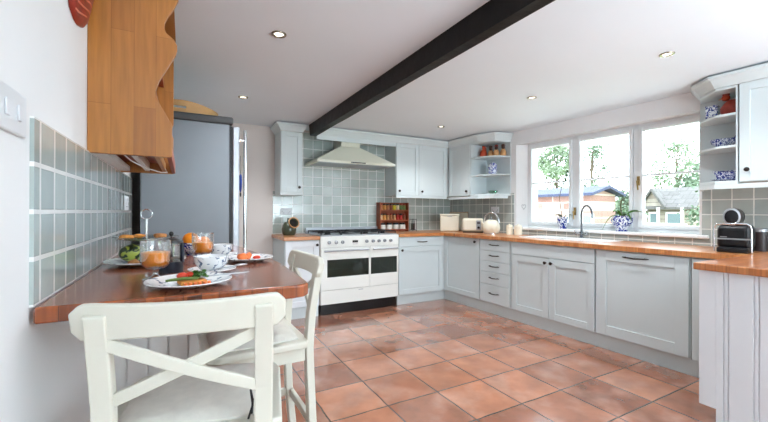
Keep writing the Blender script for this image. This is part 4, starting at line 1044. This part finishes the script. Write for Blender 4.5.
# ------------------------------------------------------------------ things on the open shelves
def on(name, label, cat, s, o, z, rz=0, grp=None): return thing(name, label, cat, W(s, o, z), WR + rz, grp)
SH1, SH2, SH3 = UB + .0135, 1.6905, 1.9285
r = on('clay_bottle', 'small orange clay bottle on the top shelf left of the window', 'bottle', .285, .44, SH3)
r.scale = (1.25, 1.25, 1.45)
MB().lathe([(0, 0), (.030, 0), (.040, .03), (.034, .06), (.014, .08), (.012, .105), (.017, .11), (0, .11)], seg=22).build('bottle_body', M['terra'], r, smooth=True)
MB().tube([(.012, 0, .10), (.035, 0, .09), (.036, 0, .06)], .005, 8).build('handle', M['terra'], r, smooth=True)
for i, (s_, o_, sc, cc) in enumerate(((.385, .475, 1.0, 'dark-haired tan figurine at the left of the trio on the top shelf'), (.472, .485, 1.05, 'dark-haired tan figurine in the middle of the trio on the top shelf'), (.560, .515, .95, 'dark-haired tan figurine at the right of the trio on the top shelf'))):
    r = on('clay_figurine', cc, 'figurine', s_, o_, SH3, 0, 'clay figurines on the top shelf'); r.scale = (1.15, 1.15, 1.35)
    MB().lathe([(0, 0), (.034, 0), (.036, .03), (.028, .055), (.018, .066), (0, .068)], seg=18).build('body', M['tan'], r, smooth=True)
    MB().sphere((0, 0, .085), .022, seg=14).build('head', M['brown'], r, smooth=True)
    MB().lathe([(.024, .098), (.019, .112), (0, .118)], seg=14).build('hat', M['brown'] if i != 1 else M['red'], r, smooth=True)
r = on('lidded_pot', 'blue and white lidded china pot on the middle shelf left of the window', 'pot', .44, .45, SH2)
r.scale = (1.2, 1.2, 1.15)
MB().lathe([(0, 0), (.043, 0), (.050, .02), (.050, .10), (.042, .115), (0, .115)], seg=28).build('pot_body', M['bluewhite'], r, smooth=True)
MB().lathe([(0, .1155), (.040, .1155), (.032, .13), (.01, .136), (.012, .146), (0, .15)], seg=24).build('lid', M['bluewhite'], r, smooth=True)
r = on('glass_dish', 'small green glass dish on the bottom shelf left of the window', 'dish', .45, .45, SH1)
MB().lathe([(0, 0), (.035, 0), (.06, .03), (.064, .045), (.060, .045), (.055, .03), (0, .006)], seg=28).build('dish_shell', clearmat('green_glass', (.55, .8, .68, 1)), r, smooth=True)
# right shelves
r = on('patterned_tin', 'blue and white patterned caddy on the top shelf right of the window', 'caddy', 2.725, .48, SH3, .1)
MB().box(-.038, .038, -.035, .035, 0, .105).build('caddy_body', M['bluewhite'], r, bevel=.006)
MB().box(-.039, .039, -.036, .036, .1055, .118).build('lid', M['bluewhite'], r, bevel=.004)
r = on('rooster_jug', 'red glazed rooster-shaped jug on the top shelf right of the window', 'jug', 2.858, .43, SH3, 0)
r.scale = (1.15, 1.15, 1.2)
MB().lathe([(0, 0), (.034, 0), (.054, .03), (.056, .055), (.040, .085), (.022, .105), (0, .108)], seg=24, sx=1.1, sy=.85).build('body', M['red'], r, smooth=True)
MB().sphere((-.032, 0, .125), .020, 1.2, .9, 1).build('head', M['terra'], r, smooth=True)
MB().tube([(-.052, 0, .125), (-.07, 0, .12)], [.008, .002], 8).build('beak', M['tan'], r, smooth=True)
for k, (x, z) in enumerate(((-.042, .147), (-.030, .152), (-.018, .146))): MB().sphere((x, 0, z), .008, 1, .5, 1.3, 8).build('comb', M['red'], r, smooth=True)
MB().tube([(.03, 0, .07), (.062, 0, .10), (.060, 0, .135), (.045, 0, .14)], [.012, .010, .008, .004], 10).build('tail_handle', M['terra'], r, smooth=True)
r = on('sauce_boat', 'blue and white sauce boat on the middle shelf right of the window', 'sauce boat', 2.81, .435, SH2, .1)
r.scale = (1.0, 1.0, 1.3)
MB().lathe([(0, 0), (.038, 0), (.034, .010), (.058, .03), (.066, .055), (.062, .055), (.052, .03), (0, .016)], seg=28, sx=1.3, sy=.8).build('boat_body', M['blueplate'], r, smooth=True)
MB().tube([(.07, 0, .04), (.10, 0, .07), (.085, 0, .088), (.06, 0, .055)], .006, 8).build('handle', M['blueplate'], r, smooth=True)
r = on('cream_jug', 'small blue and white cream jug behind the sauce boat', 'jug', 2.897, .552, SH2, 0)
r.scale = (.8, .8, 1.15)
MB().lathe([(0, 0), (.026, 0), (.036, .03), (.030, .075), (.034, .09), (.030, .09), (.026, .07), (0, .02)], seg=22).build('jug_body', M['blueplate'], r, smooth=True)
MB().tube([(.028, 0, .075), (.05, 0, .065), (.036, 0, .03)], .004, 8).build('handle', M['blueplate'], r, smooth=True)
r = on('china_plate', 'blue and white china plate under the dish on the bottom shelf', 'plate', 2.825, .44, SH1)
MB().lathe(plate_prof(.095), seg=40).build('plate_dish', M['blueplate'], r, smooth=True)
r = on('vegetable_dish', 'square blue and white china dish on the bottom shelf right of the window', 'dish', 2.83, .44, SH1 + .0075)
r.scale = (1.15, 1.1, 1.15)
MB().prism([(-.04, -.035), (.04, -.035), (.04, .035), (-.04, .035)], 0, .06, top=[(-.062, -.052), (.062, -.052), (.062, .052), (-.062, .052)]).build('dish_body', M['blueplate'], r, bevel=.008, seg=3)
MB().box(-.064, .064, -.054, .054, .0605, .066).build('rim', M['blueplate'], r, bevel=.002)

# ------------------------------------------------------------------ outdoors
def out(s, o, z=0): return W(s, o, z)
GZ = -.15
M['grass'] = mat('lawn', (150, 165, 110), .9, var=.2, scale=3, bump=.4)
M['bounce_paving'] = mat('bounce_paving', (226, 224, 216), .9, var=.1, scale=3)
M['bark'] = mat('bark', (96, 84, 70), .9, var=.2, scale=20)
M['foliage'] = mat('foliage', (116, 130, 104), .7, var=.35, scale=4)
M['foliage2'] = mat('foliage_dark', (92, 108, 86), .7, var=.35, scale=4)
M['shedwall'] = brickmat('lapped_boards', 0, 2, 0, 0, 3, .14, (156, 146, 136), (138, 124, 112), (90, 74, 66), .008, rough=.8, bump=.6)
M['brickwall'] = brickmat('red_brickwork', 0, 2, 0, 0, .6, .20, (136, 96, 86), (166, 142, 134), (180, 168, 160), .02, rough=.9, bump=.4, offset=.5)
M['slate'] = brickmat('slate_roof', 0, 1, 0, 0, .3, .2, (50, 56, 86), (42, 48, 76), (30, 34, 54), .006, rough=.6, offset=.5, bump=.5)
M['shingle'] = brickmat('grey_shingles', 0, 1, 0, 0, .3, .2, (104, 100, 98), (90, 86, 84), (66, 62, 60), .008, rough=.8, offset=.5, bump=.5)
o = MB().box(-30, 30, 0, 60, -.1, 0).build('lawn', M['grass'], loc=W(0, WO + .31, GZ), rotz=WR); tag(o, 'pale sunlit lawn outside the kitchen window', 'ground'); o['kind'] = 'structure'
o = MB().box(-9, 6, WO + .32, 4.6, -.05, .02).build('bounce_paving', M['bounce_paving'], loc=W(0, 0, GZ), rotz=WR); tag(o, 'unseen pale stone slab outside the kitchen window, added to bounce daylight in', 'ground'); o['kind'] = 'structure'  # added out of view, reflects daylight up through the window onto the ceiling
o = MB().box(LW - 3, 6, -7, YB - .31, -.1, 0).build('patio', M['bounce_paving']); struct(o)

def building(name, label, s0, s1, o0, o1, ze, zr, mw, mr, gable='x', windows=()):
    r = thing(name, label, 'building', W(s0, o0, GZ), WR)
    L_, D_, he, hr = s1 - s0, o1 - o0, ze - GZ, zr - GZ
    ov = .18
    if gable == 'x':     # ridge along the run, eaves face the camera
        MB().prism_x([(0, 0), (D_, 0), (D_, he), (D_ / 2, hr - .06), (0, he)], 0, L_).build('wall', mw, r)
        sl_ = (hr - he) / (D_ / 2)
        for a, b in (((-ov, he - ov * sl_), (D_ / 2, hr)), ((D_ / 2, hr), (D_ + ov, he - ov * sl_))):
            MB().prism_x([a, b, (b[0], b[1] + .07), (a[0], a[1] + .07)], -ov, L_ + ov).build('roof_slope', mr, r)
    else:
        MB().prism_y([(0, 0), (L_, 0), (L_, he), (L_ / 2, hr - .06), (0, he)], 0, D_).build('wall', mw, r)
    for (a, b, c, d_) in windows:
        f = MB().box(a - .05, b + .05, -.05, -.002, c - .05, d_ + .05).build('window', M['white'], r)
        MB().box(a, b, -.06, -.051, c, d_).build('pane', mat('outdoor_glass', (110, 125, 130), .1), f)
    return r
building('outbuilding', 'long low brick outbuilding with a blue slate roof outside the left panes', -5.2, -1.45, 6.0, 7.2, 1.66, 1.82, M['brickwall'], M['slate'], windows=((1.3, 1.9, .85, 1.25), (3.2, 3.8, .85, 1.25)))
# summer house
r = building('summer_house', 'small timber summer house with a shingle roof outside the right pane', -2.35, -1.10, 11.0, 12.6, 1.42, 1.98, M['shedwall'], M['shingle'], windows=((.12, .32, .75, 1.3), (.62, 1.0, .85, 1.3)))
MB().prism_y([(-.08, 1.55), (.22, 2.05), (.52, 1.55)], -.14, .4).build('gable', M['shedwall'], r)
MB().bar([(-.16, 0, 1.50), (.22, 0, 2.13)], .5, .06, X=(0, 1, 0)).bar([(.22, 0, 2.13), (.60, 0, 1.50)], .5, .06, X=(0, 1, 0)).build('gable_roof', M['shingle'], r)
for x in (-.05, .5, 1.15): MB().box(x, x + .06, -.5, -.44, 0, 1.5).build('post', M['white'], r)
MB().box(-.1, 1.3, -.5, -.46, .95, 1.0).box(-.1, 1.3, -.5, -.46, .6, .65).build('railing', M['white'], r)
def tree(name, label, s, o, h, cw, ch, n, m, leaf=.10, sparse=1, seed=1, cz=None, grp='trees and shrubs in the garden'):
    g = random.Random(seed); r = thing(name, label, 'tree' if name == 'garden_tree' else 'shrub', W(s, o, GZ), WR, grp)
    cz = h - ch / 2 if cz is None else cz
    tb = MB().tube([(0, 0, 0), (.03, .02, cz * .5), (-.02, .03, cz), (.02, 0, h * .92)], [.07 * h / 3, .055 * h / 3, .035 * h / 3, .008], 8)
    cl = []
    for i in range(14):
        a = g.uniform(0, 6.28); u = g.uniform(-.5, .5); rr = cw / 2 * math.sqrt(max(.05, 1 - (2 * u) ** 2)) * g.uniform(.5, 1)
        p = Vector((math.cos(a) * rr, math.sin(a) * rr, cz + u * ch)); cl.append(p)
        tb.tube([(0, .02, max(.1, p.z - ch * .3)), p * .5 + Vector((0, 0, (p.z - ch * .15) * .5)), p], [.02 * h / 3, .012 * h / 3, .004], 6)
    tb.build('trunk', M['bark'], r, smooth=True)
    mb = MB()
    for i in range(n):
        c = g.choice(cl); p = c + Vector((g.gauss(0, 1), g.gauss(0, 1), g.gauss(0, 1) * .8)) * cw * .11 * sparse
        if p.z < .05: p.z = .05
        d = Vector((g.gauss(0, 1), g.gauss(0, 1), g.gauss(0, 1))).normalized(); w = d.orthogonal().normalized() * leaf * .4; d *= leaf
        mb.bm.faces.new([mb.bm.verts.new(v) for v in (p, p + d * .5 + w, p + d, p + d * .5 - w)])
    mb.build('foliage', m, r)
tree('garden_tree', 'leafy tree rising behind the outbuilding roof outside the left pane', -7.8, 14.0, 4.7, 1.9, 2.6, 2600, M['foliage'], .13, 1.2, 3)
tree('garden_tree', 'sparse tall tree seen in the upper middle pane', -4.85, 12.0, 4.2, 1.1, 2.2, 420, M['foliage2'], .11, 1.3, 5)
tree('garden_tree', 'airy tree rising behind the summer house roof', -3.2, 15.5, 4.4, 1.6, 2.6, 1100, M['foliage'], .13, 1.3, 8)
tree('garden_tree', 'low bushy tree behind the ridge of the summer house', -1.7, 14.2, 3.1, 1.5, 1.6, 1500, M['foliage2'], .13, 1.2, 12)
tree('garden_shrub', 'dense pointed shrub between the outbuilding and the summer house', -1.75, 8.2, 1.95, .8, 1.5, 1500, M['foliage2'], .09, 1.2, 14, cz=1.1)
tree('garden_shrub', 'shrub standing at the left corner of the summer house', -2.55, 9.8, 1.75, .6, 1.2, 800, M['foliage'], .09, 1.2, 17, cz=1.2)
tree('garden_shrub', 'tall shrub right of the summer house', .42, 8.6, 2.4, 1.1, 2.0, 1600, M['foliage2'], .10, 1.2, 19, cz=1.5)
tree('garden_shrub', 'wide shrub farther away behind the outbuilding end', -3.9, 10.4, 2.2, 1.6, 1.4, 1500, M['foliage'], .12, 1.2, 23, cz=1.5)
hb = MB()
g = random.Random(4)
for i in range(9000):
    p = Vector((g.uniform(-14, 6), g.gauss(0, .28), g.uniform(0, 1.9))); d = Vector((g.gauss(0, 1), g.gauss(0, 1), g.gauss(0, 1))).normalized(); w = d.orthogonal().normalized() * .06; d *= .15
    hb.bm.faces.new([hb.bm.verts.new(v) for v in (p, p + d * .5 + w, p + d, p + d * .5 - w)])
o = hb.build('hedge', M['foliage'], loc=W(0, 18, GZ), rotz=WR); o['kind'] = 'stuff'; tag(o, 'long leafy hedge closing off the far end of the garden', 'hedge')

# ------------------------------------------------------------------ light
wd = bpy.data.worlds.new('World'); SC.world = wd; wd.use_nodes = True; nt = wd.node_tree
bg = nt.nodes['Background']; bg.inputs['Strength'].default_value = 3.6; bg.inputs['Color'].default_value = (.79, .91, 1, 1)
def area(name, loc, rot, sx, sy, power, col=(1, 1, 1), portal=False, spread=None):
    l = bpy.data.lights.new(name, 'AREA'); l.shape = 'RECTANGLE'; l.size = sx; l.size_y = sy; l.energy = power; l.color = col
    o = bpy.data.objects.new(name, l); COL.objects.link(o); o.location = loc; o.rotation_euler = rot
    if portal: l.cycles.is_portal = True
    if spread: l.spread = spread
    return o
# portals in the modelled openings
area('window_portal', W((S0 + S1) / 2, WO + .22, (Z0 + Z1) / 2), (PI / 2, 0, WR + 0), S1 - S0, Z1 - Z0, 1, portal=True)
area('patio_portal', (2.25, YB - .2, 1.04), (-PI / 2, 0, 0), 1.9, 2.08, 1, portal=True)
for (x, y, lb) in spots:
    l = bpy.data.lights.new('downlight_fill', 'SPOT'); l.energy = 20; l.spot_size = 2.4; l.spot_blend = .8; l.color = (.93, .97, 1); l.shadow_soft_size = .03  # added fill spots; the ceiling downlights themselves are off
    o = bpy.data.objects.new('downlight_fill', l); COL.objects.link(o); o.location = (x, y, H - .02)
area('patio_door_fill', (2.25, YB - .02, 1.05), (-PI / 2, 0, 0), 1.85, 2.0, 14, (.9, .95, 1))  # added area light, boosts the daylight at the rear opening
area('bounce_fill_behind_camera', (2.2, -1.5, 1.25), (PI - .12, 0, 0), 2.0, 1.2, 85, (.80, .92, 1))  # unseen fill light added behind the camera, bounced off the ceiling

# ------------------------------------------------------------------ camera
cam = bpy.data.cameras.new('Camera'); co = bpy.data.objects.new('Camera', cam); COL.objects.link(co); SC.camera = co
th, ph, ro = .4969, -.0019, .0028
Fv = Vector((math.sin(th) * math.cos(ph), math.cos(th) * math.cos(ph), -math.sin(ph)))
Rv = Vector((math.cos(th), -math.sin(th), 0)); Uv = Rv.cross(Fv)
R2 = Rv * math.cos(ro) + Uv * math.sin(ro); U2 = -Rv * math.sin(ro) + Uv * math.cos(ro)
mw = Matrix((R2, U2, -Fv)).transposed().to_4x4(); mw.translation = (0, 0, 1.19)
co.matrix_world = mw
cam.sensor_width = 36; cam.lens = 36 * 368.84 / 768; cam.clip_start = .02; cam.clip_end = 200
SC.view_settings.view_transform = 'Standard'; SC.view_settings.look = 'None'; SC.view_settings.exposure = 1.2; SC.view_settings.gamma = 1
SC.view_settings.use_curve_mapping = False
